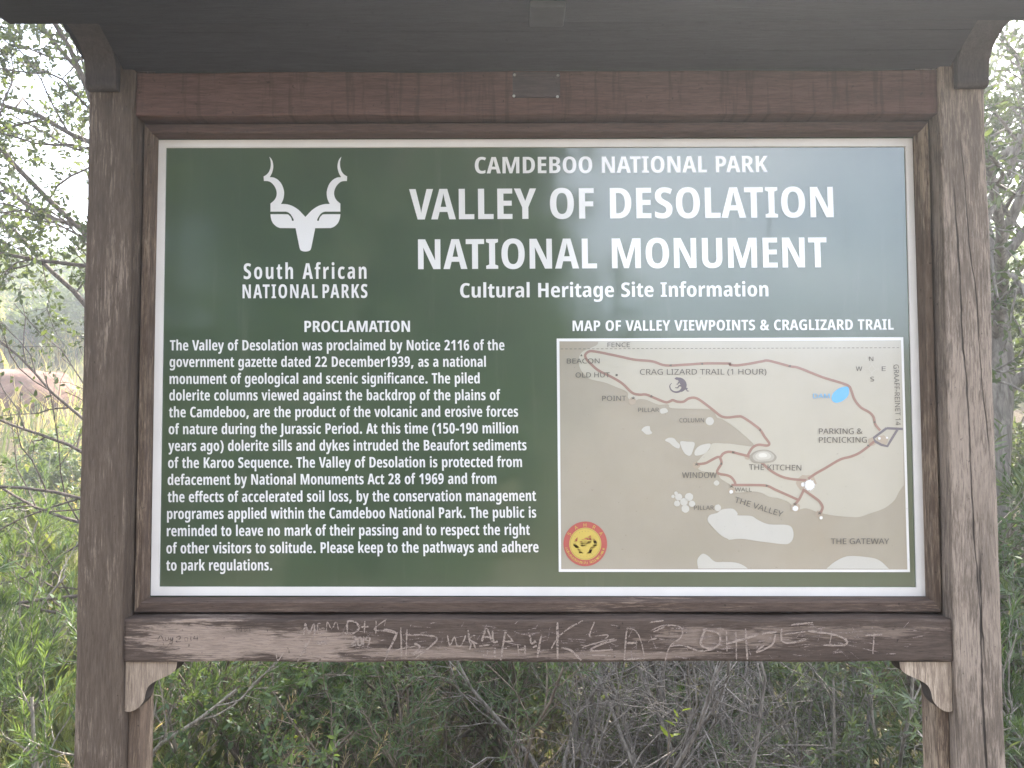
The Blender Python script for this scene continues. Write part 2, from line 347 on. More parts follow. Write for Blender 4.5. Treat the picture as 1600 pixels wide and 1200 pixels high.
# ---- lettering: outlines of a humanist condensed bold and of a plain grotesque
SIGN_FONT = r""" |260|
&|610|260,723 339,723o 426,637o 426,561 426,504o 369,414o 319,375 411,254 423,277o 440,339o 445,377 583,377 574,317o 531,194o 499,144 613,0 445,0 405,56 380,36o 326,6o 262,-10o 221,-10 158,-10o 71,41o 28,132o 28,191 28,235o 55,307o 109,367o 149,392 130,419o 102,471o 88,529o 88,562 88,635o 180,723o;215,310 197,295o 175,262o 164,223o 164,199 164,159o 205,106o 240,106 269,106o 312,130o 331,151;258,626 238,626o 212,594o 212,562 212,536o 233,481o 252,457 279,478o 304,535o 304,565 304,596o 279,626o
(|341|40,274 40,398o 112,624o 187,714 311,714 243,621o 172,394o 172,275 172,158o 243,-66o 310,-158 187,-158 112,-71o 40,151o
)|341|301,274 301,151o 229,-71o 154,-158 31,-158 98,-66o 169,158o 169,275 169,394o 98,621o 30,714 154,714 229,624o 301,398o
,|292|219,116 226,105 213,53o 168,-69o 140,-129 30,-129 46,-66o 72,63o 79,116
-|307|28,207 28,330 279,330 279,207
.|286|56,71 56,116o 105,155o 144,155 181,155o 230,115o 230,71 230,28o 181,-13o 144,-13 105,-13o 56,28o
0|488|450,356 450,274o 429,140o 382,43o 302,-10o 244,-10 176,-10o 84,67o 38,229o 38,356 38,480o 82,643o 173,724o 244,724 313,724o 404,642o 450,478o;174,356 174,272o 187,162o 217,108o 244,108 271,108o 301,162o 314,272o 314,356 314,440o 301,550o 271,606o 244,606 217,606o 187,551o 174,440o
1|488|367,0 232,0 232,418 232,440o 232,484o 234,529o 234,549 226,539o 208,516o 194,502 129,438 50,519 247,714 367,714
2|488|439,0 30,0 30,97 175,287 221,347o 270,427o 290,489o 290,523 290,561o 251,606o 214,606 184,606o 130,575o 97,539 29,628 59,661o 119,704o 188,724o 229,724 288,724o 376,676o 425,590o 425,532 425,483o 399,395o 340,302o 290,242 194,123 194,118 439,118
3|488|427,545 427,504o 397,438o 341,390o 300,376 300,372 371,359o 443,272o 443,201 443,138o 388,43o 282,-10o 206,-10 156,-10o 77,5o 34,25 34,150 72,128o 151,106o 187,106 246,106o 300,159o 300,207 300,243o 271,288o 209,310o 160,310 120,310 120,423 161,423 206,423o 264,448o 294,496o 294,528 294,568o 251,608o 210,608 188,608o 147,597o 108,575o 89,560 34,656 77,692o 171,724o 234,724 325,724o 427,631o
5|488|260,456 315,456o 397,401o 443,301o 443,235 443,158o 390,48o 285,-10o 205,-10 159,-10o 81,7o 50,25 50,149 83,130o 161,106o 197,106 232,106o 280,136o 305,192o 305,229 305,284o 250,343o 195,343 173,343o 129,334o 107,326 59,360 81,714 404,714 404,595 196,595 185,447 206,452o 243,456o
6|488|38,303 38,372o 55,497o 92,603o 158,681o 256,724o 323,724 347,724o 394,720o 415,715 415,600 396,605o 355,610o 332,610 290,610o 228,582o 188,525o 167,440o 165,384 169,384 181,410o 215,446o 261,466o 289,466 341,466o 414,409o 452,306o 452,237 452,163o 405,52o 316,-10o 252,-10 202,-10o 123,31o 67,111o 38,228o;249,106 281,106o 319,169o 319,234 319,292o 285,352o 250,352 226,352o 193,325o 175,279o 175,252 175,225o 184,173o 202,132o 230,106o
8|488|245,724 335,724o 437,634o 437,553 437,513o 413,449o 365,396o 329,375 370,349o 426,292o 455,227o 455,187 455,126o 405,38o 311,-10o 245,-10 177,-10o 82,36o 33,123o 33,183 33,225o 59,293o 111,349o 149,373 117,398o 74,453o 51,517o 51,553 51,607o 99,683o 186,724o;162,186 162,146o 203,97o 243,97 284,97o 326,145o 326,185 326,207o 310,245o 279,281o 253,299 239,309 212,291o 178,254o 162,212o;244,617 216,617o 180,577o 180,543 180,521o 195,485o 223,454o 243,440 266,456o 295,486o 308,521o 308,543 308,577o 272,617o
9|488|449,413 449,322o 419,168o 352,53o 243,-10o 163,-10 141,-10o 91,-5o 71,-1 71,114 89,109o 131,104o 154,104 198,104o 261,136o 300,195o 321,279o 322,330 317,330 306,305o 272,268o 227,248o 198,248 145,248o 72,305o 34,408o 34,477 34,551o 81,662o 172,724o 237,724 286,724o 364,683o 419,604o 449,488o;239,608 206,608o 168,545o 168,480 168,422o 203,361o 237,361 263,361o 296,394o 312,441o 312,464 312,483o 306,532o 290,578o 261,608o
A|553|406,0 365,173 189,173 148,0 0,0 188,715 363,715 553,0;300,477 296,499o 287,546o 279,591o 276,609 274,591o 267,547o 258,501o 253,478 212,292 341,292
B|550|263,714 380,714o 493,628o 493,538 493,496o 468,430o 423,387o 392,379 392,374 430,364o 481,322o 507,255o 507,207 507,144o 455,51o 356,0o 288,0 68,0 68,714;265,425 311,425o 354,473o 354,519 354,560o 308,602o 261,602 206,602 206,425;206,316 206,114 275,114 322,114o 366,167o 366,218 366,249o 345,293o 302,316o 270,316
C|511|325,606 291,606o 240,569o 206,502o 188,410o 188,355 188,276o 221,166o 285,109o 331,109 367,109o 431,131o 462,147 462,25 430,7o 355,-10o 312,-10 226,-10o 107,77o 46,241o 46,356 46,437o 81,571o 151,670o 251,724o 317,724 361,724o 445,703o 485,680 445,567 417,584o 358,606o
D|589|544,369 544,250o 473,85o 340,0o 245,0 68,0 68,714 256,714 349,714o 476,635o 544,482o;401,364 401,444o 368,546o 302,596o 253,596 206,596 206,119 243,119 325,119o 401,240o
E|449|405,0 68,0 68,714 405,714 405,597 206,597 206,429 391,429 391,312 206,312 206,118 405,118
F|434|206,0 68,0 68,714 404,714 404,597 206,597 206,403 390,403 390,286 206,286
G|602|315,401 548,401 548,30 496,10o 385,-10o 326,-10 235,-10o 110,79o 46,245o 46,359 46,471o 116,634o 253,724o 352,724 406,724o 500,700o 537,679 496,566 464,586o 393,606o 356,606 301,606o 226,547o 189,435o 189,355 189,280o 220,170o 286,109o 336,109 358,109o 397,115o 414,120 414,286 315,286
H|610|541,0 404,0 404,312 206,312 206,0 68,0 68,714 206,714 206,431 404,431 404,714 541,714
I|338|307,0 30,0 30,76 100,103 100,611 30,638 30,714 307,714 307,638 237,611 237,103 307,76
J|273|18,-211 -4,-211o -43,-206o -60,-200 -60,-84 -47,-88o -19,-94o -2,-94 24,-94o 55,-71o 69,-16o 69,31 69,714 206,714 206,34 206,-58o 161,-165o 78,-211o
K|536|541,0 388,0 254,294 206,252 206,0 68,0 68,714 206,714 206,385 214,404o 240,454o 257,483 390,714 539,714 352,396
L|432|68,0 68,714 206,714 206,118 414,118 414,0
M|801|343,0 193,535 189,535 191,505o 194,445o 196,392o 196,369 196,0 68,0 68,714 258,714 400,213 403,213 545,714 733,714 733,0 602,0 602,371 602,395o 604,448o 607,505o 608,535 604,535 454,0
N|653|585,0 421,0 192,508 188,508 191,476o 194,415o 196,361o 196,339 196,0 68,0 68,714 232,714 460,216 463,216 462,247o 459,306o 457,359o 457,380 457,714 585,714
O|627|582,358 582,274o 549,138o 483,41o 382,-10o 314,-10 246,-10o 145,42o 78,139o 46,275o 46,359 46,478o 106,640o 226,725o 314,725 406,725o 524,635o 582,471o;189,358 189,277o 217,167o 272,111o 314,111 356,111o 411,165o 438,276o 438,358 438,482o 377,606o 314,606 272,606o 216,550o 189,440o
P|512|255,714 369,714o 480,601o 480,494 480,441o 453,353o 397,289o 309,254o 249,254 206,254 206,0 68,0 68,714;246,597 206,597 206,371 235,371 270,371o 318,395o 342,449o 342,492 342,546o 295,597o
R|536|242,714 324,714o 431,668o 484,576o 484,507 484,463o 461,390o 413,335o 377,315 534,0 382,0 256,280 206,280 206,0 68,0 68,714;241,599 206,599 206,388 244,388 293,388o 343,443o 343,500 343,534o 321,578o 276,599o
S|460|428,208 428,145o 375,46o 277,-10o 208,-10 175,-10o 117,-2o 62,15o 35,29 35,166 75,142o 165,115o 203,115 232,115o 270,136o 289,172o 289,195 289,219o 272,254o 226,290o 184,312 139,337o 75,391o 40,467o 40,524 39,585o 91,675o 186,724o 251,724 298,724o 386,700o 425,679 386,560 350,580o 284,601o 254,601 229,601o 195,583o 178,551o 178,531 178,505o 196,469o 243,436o 287,412 333,387o 396,329o 428,257o
T|454|296,0 159,0 159,595 15,595 15,714 439,714 439,595 296,595
U|594|530,241 530,159o 477,47o 373,-10o 296,-10 183,-10o 64,115o 64,239 64,714 202,714 202,243 202,173o 250,111o 298,111 330,111o 373,138o 393,197o 393,244 393,714 530,714
V|537|537,714 347,0 188,0 0,714 145,714 239,309 244,286o 255,226o 265,168o 267,146 270,168o 280,226o 292,286o 297,309 391,714
W|812|809,714 662,0 503,0 431,350 428,367o 421,407o 414,451o 408,498o 406,521 405,503o 399,460o 393,414o 385,370o 381,351 310,0 153,0 4,714 139,714 209,346 213,325o 221,276o 229,225o 235,176o 238,154 241,179o 249,233o 258,287o 267,335o 271,354 347,714 466,714 539,354 543,334o 552,285o 561,232o 568,179o 571,154 574,183o 583,249o 595,316o 600,345 671,714
Y|498|250,421 355,714 498,714 318,276 318,0 180,0 180,272 0,714 144,714
Z|456|434,0 25,0 25,97 274,597 30,597 30,714 427,714 427,617 177,118 434,118
a|486|257,556 341,556o 428,459o 428,363 428,0 332,0 310,74 307,74 290,45o 250,8o 199,-10o 165,-10 120,-10o 60,37o 31,115o 31,161 31,246o 130,334o 225,338 297,341 297,363 297,409o 264,452o 231,452 206,452o 147,433o 112,414 75,510 114,533o 205,556o;256,252 208,250o 164,207o 164,166 164,130o 193,94o 218,94 253,94o 297,153o 297,205 297,255
b|522|192,572 192,553o 189,505o 187,475 192,475 214,516o 276,556o 317,556 395,556o 484,409o 484,274 484,185o 444,57o 369,-10o 316,-10 274,-10o 218,23o 192,60 185,60 165,0 59,0 59,760 192,760;274,444 243,444o 207,407o 192,338o 192,288 192,263 192,179o 231,100o 275,100 312,100o 350,187o 350,276 350,359o 313,444o
c|419|253,-10 183,-10o 87,50o 38,175o 38,270 38,357o 87,485o 184,556o 257,556 299,556o 366,538o 395,521 358,416 334,430o 288,444o 264,444 235,444o 194,405o 173,328o 173,271 173,215o 194,140o 236,102o 266,102 297,102o 356,123o 384,142 384,30 357,11o 290,-10o
d|522|208,-10 127,-10o 38,138o 38,274 38,408o 128,556o 205,556 233,556o 279,538o 317,503o 331,476 336,476 334,505o 331,554o 331,572 331,760 463,760 463,0 358,0 338,62 331,62 316,38o 280,6o 237,-10o;249,100 293,100o 333,176o 333,256 333,284 333,366o 294,443o 249,443 211,443o 172,357o 172,274 172,187o 212,100o
e|481|246,555 310,555o 400,495o 446,385o 446,309 446,236 169,236 170,166o 225,95o 280,95 318,95o 384,115o 420,136 420,28 386,8o 310,-10o 263,-10 187,-10o 87,57o 38,182o 38,270 38,363o 86,490o 180,555o;249,454 215,454o 172,395o 170,331 323,331 323,369o 306,424o 273,454o
f|312|303,439 208,439 208,0 76,0 76,439 10,439 10,508 76,546 76,564 76,668o 146,765o 225,765 255,765o 305,754o 335,743 307,645 293,650o 265,656o 252,656 229,656o 208,618o 208,573 208,546 303,546
g|522|208,556 250,556o 309,519o 332,477 339,477 350,546 463,546 463,21 463,-63o 413,-179o 307,-240o 223,-240 175,-240o 99,-222o 64,-203 64,-88 105,-108o 180,-128o 219,-128 272,-128o 331,-76o 331,-16 331,-5 331,11o 334,54o 336,72 331,72 309,30o 249,-10o 205,-10 127,-10o 38,137o 38,270 38,407o 129,556o;248,444 223,444o 189,405o 172,327o 172,268 172,184o 211,102o 250,102 271,102o 303,120o 323,157o 333,213o 333,252 333,278 333,336o 316,409o 278,444o
h|526|192,592 192,561o 187,502o 182,477 190,477 202,503o 238,539o 287,556o 315,556 364,556o 432,511o 468,425o 468,361 468,0 336,0 336,324 336,384o 308,441o 276,441 244,441o 207,402o 192,323o 192,263 192,0 59,0 59,760 192,760
i|253|192,546 192,0 60,0 60,546;127,761 162,761o 198,724o 198,687 198,650o 161,614o 127,614 92,614o 54,650o 54,687 54,725o 91,761o
k|495|192,426 192,393o 188,327o 185,296 189,296 195,309o 210,335o 225,361o 231,371 344,546 487,546 335,321 496,0 350,0 244,226 192,175 192,0 59,0 59,760 192,760
l|251|192,0 59,0 59,760 192,760
m|786|580,556 655,556o 728,460o 728,359 728,0 596,0 596,322 596,384o 567,441o 537,441 493,441o 460,359o 460,277 460,0 328,0 328,323 328,364o 315,416o 289,441o 269,441 239,441o 205,400o 192,320o 192,261 192,0 59,0 59,546 163,546 179,476 186,476 197,503o 235,538o 287,556o 318,556 369,556o 429,513o 442,477 450,477 471,516o 535,556o
n|526|316,556 389,556o 468,458o 468,361 468,0 336,0 336,324 336,382o 309,441o 274,441 228,441o 192,359o 192,263 192,0 59,0 59,546 163,546 178,476 186,476 199,502o 237,538o 287,556o
o|511|473,274 473,215o 448,112o 395,34o 312,-10o 254,-10 201,-10o 120,33o 65,111o 38,214o 38,274 38,359o 85,486o 182,556o 257,556 322,556o 419,491o 473,366o;172,273 172,217o 190,139o 227,99o 256,99 286,99o 322,139o 339,217o 339,274 339,332o 322,408o 286,447o 256,447 212,447o 172,361o
p|522|315,556 395,556o 484,409o 484,273 484,184o 444,57o 369,-10o 318,-10 290,-10o 243,8o 206,44o 192,69 187,69 189,41o 192,-5o 192,-22 192,-240 59,-240 59,546 166,546 185,475 192,475 208,505o 244,541o 288,556o;274,446 245,446o 209,413o 192,343o 192,287 192,262 192,208o 209,137o 245,103o 274,103 300,103o 334,140o 350,215o 350,272 350,360o 313,446o
q|522|331,-25 331,-8o 334,41o 336,72 331,72 309,31o 247,-10o 204,-10 128,-10o 38,136o 38,270 38,362o 79,490o 156,556o 208,556 251,556o 309,519o 332,476 339,476 350,546 463,546 463,-240 331,-240;250,102 279,102o 315,135o 333,201o 333,252 333,278 333,364o 294,444o 248,444 211,444o 172,356o 172,268 172,184o 211,102o
r|364|306,556 318,556o 341,554o 355,550 342,413 332,416o 308,419o 293,419 270,419o 233,401o 206,364o 192,312o 192,279 192,0 60,0 60,546 161,546 180,456 187,456 198,483o 233,529o 280,556o
s|396|366,160 366,105o 323,29o 242,-10o 183,-10 140,-10o 66,5o 32,21 32,145 62,127o 137,102o 173,102 204,102o 236,127o 236,152 236,166o 222,191o 184,217o 146,235 109,254o 58,300o 31,362o 31,402 31,475o 126,556o 208,556 250,556o 323,535o 360,514 323,415 297,431o 241,452o 213,452 187,452o 158,429o 158,408 158,394o 172,373o 211,348o 247,328 283,308o 336,263o 366,203o
t|334|250,103 265,103o 298,112o 315,118 315,15 293,3o 241,-10o 209,-10 162,-10o 100,27o 70,103o 70,163 70,439 13,439 13,507 80,543 113,662 202,662 202,546 308,546 308,439 202,439 202,169 202,136o 225,103o
u|526|466,546 466,0 363,0 347,70 340,70 327,43o 289,8o 240,-10o 211,-10 161,-10o 92,37o 58,127o 58,190 58,546 190,546 190,228 190,167o 217,105o 249,105 283,105o 321,144o 334,218o 334,272 334,546
v|464|161,0 2,546 139,546 209,251 213,233o 221,195o 227,157o 229,137 233,137 234,152o 239,186o 247,224o 251,243 325,546 462,546 303,0
w|714|379,276 375,299o 367,350o 361,400o 358,420 355,420 352,397o 345,346o 337,296o 333,275 277,0 129,0 8,546 140,546 182,329 187,302o 196,240o 204,177o 206,147 210,147 211,166o 216,207o 223,251o 231,297o 236,320 283,546 432,546 478,318 483,290o 493,232o 501,174o 504,147 507,147 509,171o 515,225o 524,282o 529,309 577,546 706,546 583,0 433,0
y|464|2,546 141,546 212,272 216,254o 224,219o 230,184o 232,168 236,168 239,190o 249,240o 257,271 325,546 462,546 287,-53 268,-119o 217,-201o 148,-240o 100,-240 82,-240o 50,-236o 35,-232 35,-118 46,-121o 68,-125o 78,-125 101,-125o 128,-107o 149,-65o 160,-28 170,6
z|382|361,0 22,0 22,82 206,437 32,437 32,546 353,546 353,457 175,109 361,109"""
MAP_FONT = r""" |260|
&|732|304,725 384,725o 477,644o 477,571 477,508o 396,420o 334,384 527,198 553,229o 586,310o 597,357 686,357 670,293o 622,183o 584,142 730,0 611,0 524,84 493,56o 421,14o 334,-10o 278,-10 209,-10o 108,35o 53,123o 53,186 53,237o 90,311o 160,369o 207,396 186,420o 146,472o 120,533o 120,569 120,643o 219,725o;260,341 224,320o 173,277o 145,225o 145,189 145,134o 219,68o 281,68 345,68o 437,110o 468,139;301,653 259,653o 206,609o 206,570 206,534o 244,473o 280,436 339,470o 390,531o 390,571 390,607o 342,653o
(|300|40,274 40,396o 111,623o 187,714 270,714 200,620o 129,394o 129,275 129,159o 200,-64o 269,-158 187,-158 111,-70o 40,153o
)|300|260,274 260,153o 189,-70o 113,-158 31,-158 100,-64o 171,159o 171,275 171,394o 100,620o 30,714 113,714 189,623o 260,396o
*|551|322,760 302,568 494,622 508,530 324,515 443,357 357,310 272,485 195,310 106,357 223,515 41,530 55,622 245,568 224,760
-|322|40,227 40,309 282,309 282,227
0|572|523,358 523,271o 497,135o 440,40o 349,-10o 285,-10 205,-10o 100,78o 49,243o 49,358 49,474o 96,638o 200,725o 285,725 365,725o 471,638o 523,474o;137,358 137,260o 166,130o 231,65o 285,65 339,65o 404,129o 434,260o 434,358 434,456o 404,585o 339,650o 285,650 231,650o 166,585o 137,456o
1|572|355,0 269,0 269,499 269,528o 270,568o 272,603o 273,622 257,606o 231,584o 211,567 135,505 89,564 282,714 355,714
2|572|520,0 48,0 48,73 235,262 289,316o 363,400o 401,481o 401,529 401,588o 331,649o 275,649 223,649o 144,613o 103,581 56,640 84,664o 151,702o 230,724o 275,724 342,724o 438,678o 491,593o 491,534 491,478o 445,380o 363,285o 308,231 159,84 159,80 520,80
4|572|552,162 448,162 448,0 363,0 363,162 21,162 21,237 357,718 448,718 448,241 552,241;363,466 363,492o 364,535o 366,573o 367,608o 368,624 364,624 356,605o 332,561o 321,546 107,241 363,241
9|572|520,409 520,332o 493,183o 422,62o 293,-10o 192,-10 172,-10o 119,-5o 102,0 102,75 120,69o 168,62o 190,62 260,62o 351,108o 405,187o 429,292o 431,350 425,350 410,327o 364,289o 299,267o 255,267 194,267o 101,318o 50,414o 50,483 50,558o 107,666o 209,724o 278,724 329,724o 417,685o 483,607o 520,489o;278,650 216,650o 137,568o 137,484 137,415o 204,336o 274,336 322,336o 392,375o 431,435o 431,467 431,499o 412,564o 374,618o 316,650o
A|639|545,0 459,221 176,221 91,0 0,0 279,717 360,717 638,0;352,517 349,525o 335,567o 322,612o 318,624 313,604o 302,563o 291,529o 287,517 206,301 432,301
B|650|301,714 435,714o 572,635o 572,537 572,495o 541,430o 480,387o 436,379 436,374 481,367o 554,329o 596,259o 596,203 596,138o 536,47o 425,0o 348,0 97,0 97,714;319,410 411,410o 479,469o 479,527 479,586o 396,637o 305,637 187,637 187,410;187,335 187,76 331,76 426,76o 500,150o 500,210 500,248o 467,304o 390,335o 324,335
C|632|403,645 346,645o 254,606o 190,531o 156,424o 156,357 156,269o 211,139o 320,69o 402,69 449,69o 533,85o 573,97 573,19 533,4o 448,-10o 389,-10 280,-10o 134,80o 61,246o 61,358 61,439o 106,573o 193,671o 321,724o 404,724 459,724o 561,702o 601,682 565,606 532,621o 451,645o
D|730|669,364 669,244o 580,82o 414,0o 296,0 97,0 97,714 317,714 425,714o 583,634o 669,479o;574,361 574,456o 511,578o 390,637o 304,637 187,637 187,77 284,77 429,77o 574,220o
E|556|496,0 97,0 97,714 496,714 496,635 187,635 187,412 478,412 478,334 187,334 187,79 496,79
F|519|187,0 97,0 97,714 496,714 496,635 187,635 187,382 477,382 477,303 187,303
G|728|407,377 654,377 654,27 596,8o 478,-10o 403,-10 292,-10o 140,79o 61,244o 61,357 61,469o 149,633o 314,724o 431,724 491,724o 598,702o 644,682 610,604 572,621o 477,645o 426,645 341,645o 219,575o 155,446o 155,357 155,272o 210,141o 328,68o 424,68 471,68o 537,78o 564,85 564,297 407,297
H|741|643,0 553,0 553,333 187,333 187,0 97,0 97,714 187,714 187,412 553,412 553,714 643,714
I|339|298,0 40,0 40,52 124,71 124,642 40,662 40,714 298,714 298,662 214,642 214,71 298,52
K|619|619,0 513,0 260,341 187,277 187,0 97,0 97,714 187,714 187,362 217,396o 279,464o 310,498 503,714 608,714 325,403
L|524|97,0 97,714 187,714 187,80 499,80 499,0
M|907|412,0 177,626 173,626 175,606o 178,544o 180,471o 180,433 180,0 97,0 97,714 230,714 450,129 454,129 678,714 810,714 810,0 721,0 721,439 721,474o 723,543o 727,604o 728,625 724,625 486,0
N|760|663,0 558,0 176,593 172,593 174,570o 177,507o 180,436o 180,399 180,0 97,0 97,714 201,714 582,123 586,123 585,139o 582,203o 579,279o 579,311 579,714 663,714
O|781|720,358 720,275o 678,140o 595,42o 472,-10o 391,-10 307,-10o 183,43o 101,140o 61,276o 61,359 61,469o 133,633o 280,725o 392,725 499,725o 645,634o 720,469o;156,358 156,268o 206,138o 311,68o 391,68 472,68o 575,138o 625,268o 625,358 625,493o 513,646o 392,646 311,646o 206,577o 156,448o
P|605|286,714 426,714o 554,604o 554,504 554,460o 525,379o 459,315o 349,278o 269,278 187,278 187,0 97,0 97,714;278,637 187,637 187,355 259,355 327,355o 417,384o 461,448o 461,500 461,569o 373,637o
R|622|294,714 383,714o 498,669o 554,579o 554,511 554,454o 512,378o 447,333o 411,320 607,0 502,0 329,295 187,295 187,0 97,0 97,714;289,636 187,636 187,371 294,371 381,371o 461,440o 461,507 461,554o 424,610o 348,636o
S|549|502,191 502,127o 440,38o 325,-10o 247,-10 207,-10o 134,-2o 74,13o 51,24 51,110 87,94o 194,68o 251,68 304,68o 376,96o 412,148o 412,183 412,218o 382,266o 309,307o 244,330 183,352o 101,408o 60,487o 60,542 60,599o 118,680o 221,724o 288,724 347,724o 445,702o 485,684 457,607 420,623o 333,645o 286,645 241,645o 181,619o 151,572o 151,541 151,505o 181,457o 249,419o 307,397 370,374o 457,321o 502,247o
T|556|323,0 233,0 233,635 10,635 10,714 545,714 545,635 323,635
U|731|640,252 640,178o 580,59o 457,-10o 362,-10 229,-10o 90,135o 90,254 90,714 180,714 180,251 180,164o 273,68o 367,68 432,68o 513,115o 551,198o 551,252 551,714 640,714
V|600|600,714 345,0 255,0 0,714 94,714 255,256 266,227o 282,173o 295,124o 300,100 305,124o 318,174o 335,228o 345,258 505,714
W|930|917,714 727,0 636,0 497,468 491,489o 479,533o 469,573o 462,602o 461,609 460,602o 455,573o 445,533o 434,488o 427,465 292,0 201,0 12,714 106,714 217,278 223,255o 233,210o 242,167o 248,127o 251,108 254,128o 261,170o 271,215o 283,261o 289,283 415,714 508,714 639,280 646,257o 658,210o 668,166o 675,125o 678,108 681,133o 691,188o 705,248o 713,279 823,714
Y|566|283,363 469,714 566,714 328,277 328,0 238,0 238,273 0,714 98,714
Z|572|533,0 38,0 38,68 414,634 50,634 50,714 523,714 523,646 147,80 533,80"""

def parse_font(txt):
    F = {}
    for ln in txt.split('\n'):
        ch, rest = ln[0], ln[2:]; adv, cs = rest.split('|'); C = []
        for c_ in (cs.split(';') if cs else []):
            P = []
            for t in c_.split(' '):
                on = not t.endswith('o'); x, y = t.rstrip('o').split(','); P.append((int(x), int(y), on))
            C.append(P)
        F[ch] = (int(adv), C)
    return F
SIGN, PLAIN = parse_font(SIGN_FONT), parse_font(MAP_FONT)
def flat(P, n):
    Q = []
    for i, p in enumerate(P):
        q = P[(i+1) % len(P)]; Q.append(p)
        if not p[2] and not q[2]: Q.append(((p[0]+q[0])/2, (p[1]+q[1])/2, True))
    k = next(i for i, p in enumerate(Q) if p[2]); Q = Q[k:]+Q[:k]; R = []; i = 0
    while i < len(Q):
        a = Q[i]; R.append((a[0], a[1]))
        if i+1 < len(Q) and not Q[i+1][2]:
            b = Q[i+1]; e = Q[(i+2) % len(Q)]
            for j in range(1, n):
                t = j/n; R.append(((1-t)**2*a[0]+2*t*(1-t)*b[0]+t*t*e[0], (1-t)**2*a[1]+2*t*(1-t)*b[1]+t*t*e[1]))
            i += 2
        else: i += 1
    return R
KERN = {'VA': -45, 'AT': -50, 'TA': -45, 'LY': -40, 'AV': -45, 'LA': 0, 'Va': -40, 'AY': -40, 'Th': -5, 'PA': -35, 'LT': -40, 'RT': -10, 'AL': 0, 'EY': -5, 'WA': -30, 'AW': -30, 'At': -10, 'Ac': -10, 'ro': -10, 'r,': -30, 'LV': -35}
def ink_layout(txt, F, track, n):
    x = 0; out = []; lo, hi = 1e9, -1e9
    for i, ch in enumerate(txt):
        adv, C = F[ch]
        for c_ in C:
            pts = [(px+x, py) for px, py in flat(c_, n)]
            lo = min(lo, min(p[0] for p in pts)); hi = max(hi, max(p[0] for p in pts)); out.append(pts)
        x += adv + track + (KERN.get(txt[i:i+2], 0) if F is SIGN else 0)
    return out, lo, hi
def fill(contours, to_world, name, mat, parent):
    cu = bpy.data.curves.new('tmp', 'CURVE'); cu.dimensions = '2D'; cu.fill_mode = 'BOTH'
    for P in contours:
        s = cu.splines.new('POLY'); s.points.add(len(P)-1); s.use_cyclic_u = True
        for q, (x, y) in zip(s.points, P): q.co = (x*.001, y*.001, 0, 1)
    o = bpy.data.objects.new('tmp', cu); COL.objects.link(o)
    dg = bpy.context.evaluated_depsgraph_get(); me = bpy.data.meshes.new_from_object(o.evaluated_get(dg))
    bpy.data.objects.remove(o); bpy.data.curves.remove(cu)
    for v in me.vertices: v.co = to_world(v.co.x*1000, v.co.y*1000)
    me.name = name; bm = bmesh.new(); bm.from_mesh(me); bmesh.ops.recalc_face_normals(bm, faces=list(bm.faces))
    for f in bm.faces:
        if f.normal.y > 0: f.normal_flip()
    bm.to_mesh(me); bm.free(); me.materials.clear()
    return link(name, me, mat, parent)
def lettering(txt, x0, x1, b0, b1, cap, F=SIGN, track=0, mat='white', parent=None, Y=-.0007, n=3, name='lettering'):
    """a line of print whose ink runs from (x0, b0) to (x1, b1) on the photograph's panel, capitals cap high"""
    con, lo, hi = ink_layout(txt, F, track, n)
    A, B = PX(x0, b0, Y), PX(x1, b1, Y); ln = math.hypot(x1-x0, b1-b0); ux, uy = (x1-x0)/ln, (b1-b0)/ln
    U = PX(x0 + uy*cap, b0 - ux*cap, Y) - A; H = 714.
    return fill(con, lambda x, y: A + (B-A)*((x-lo)/(hi-lo)) + U*(y/H), name, M[mat], parent)

for t, x0, x1, b0, b1, cap in (
    ('CAMDEBOO NATIONAL PARK', 742, 1199.7, 271, 269, 25.5), ('VALLEY OF DESOLATION', 639.5, 1302.7, 343, 339.4, 47.5),
    ('NATIONAL MONUMENT', 653.3, 1292.5, 420.6, 417.6, 46.6), ('Cultural Heritage Site Information', 719, 1200.7, 465, 463, 22.4)):
    lettering(t, x0, x1, b0, b1, cap, parent=panel, n=5, name='heading')
lettering('MAP OF VALLEY VIEWPOINTS & CRAGLIZARD TRAIL', 894.7, 1396.5, 517.2, 515, 16.2, parent=panel, name='heading')
lettering('PROCLAMATION', 475.7, 640.7, 518.7, 518.5, 17.3, parent=panel, name='heading')
BODY = '''The Valley of Desolation was proclaimed by Notice 2116 of the|265.5|788.3|547.5|547.2
government gazette dated 22 December1939, as a national|265|759.3|573.4|573
monument of geological and scenic significance. The piled|265|749.6|599.9|599
dolerite columns viewed against the backdrop of the plains of|264.5|782|625.7|625.2
the Camdeboo, are the product of the volcanic and erosive forces|264|809.6|652|651
of nature during the Jurassic Period. At this time (150-190 million|263.6|809.6|678.5|677
years ago) dolerite sills and dykes intruded the Beaufort sediments|263|822.8|704.7|703.5
of the Karoo Sequence. The Valley of Desolation is protected from|262.6|815.8|731.3|729.7
defacement by National Monuments Act 28 of 1969 and from|262|775.7|757.8|755.9
the effects of accelerated soil loss, by the conservation management|262|837.7|784.6|782.6
programes applied within the Camdeboo National Park. The public is|261|838|811|808.8
reminded to leave no mark of their passing and to respect the right|260.7|828|837.8|835.7
of other visitors to solitude. Please keep to the pathways and adhere|260|841.6|864.8|862.8
to park regulations.|259.7|425.3|891.5|891.2'''
for k, ln in enumerate(BODY.split('\n')):
    t, x0, x1, b0, b1 = ln.split('|'); lettering(t, float(x0), float(x1), float(b0), float(b1), 16.0+.05*k, parent=panel, n=3, name='text_line')
lettering('South African', 380.8, 572.7, 436, 435.5, 24.4, track=95, parent=panel, n=4, name='logo_lettering')
lettering('NATIONAL', 379, 496.4, 466, 465.6, 21.4, track=75, parent=panel, n=4, name='logo_lettering')
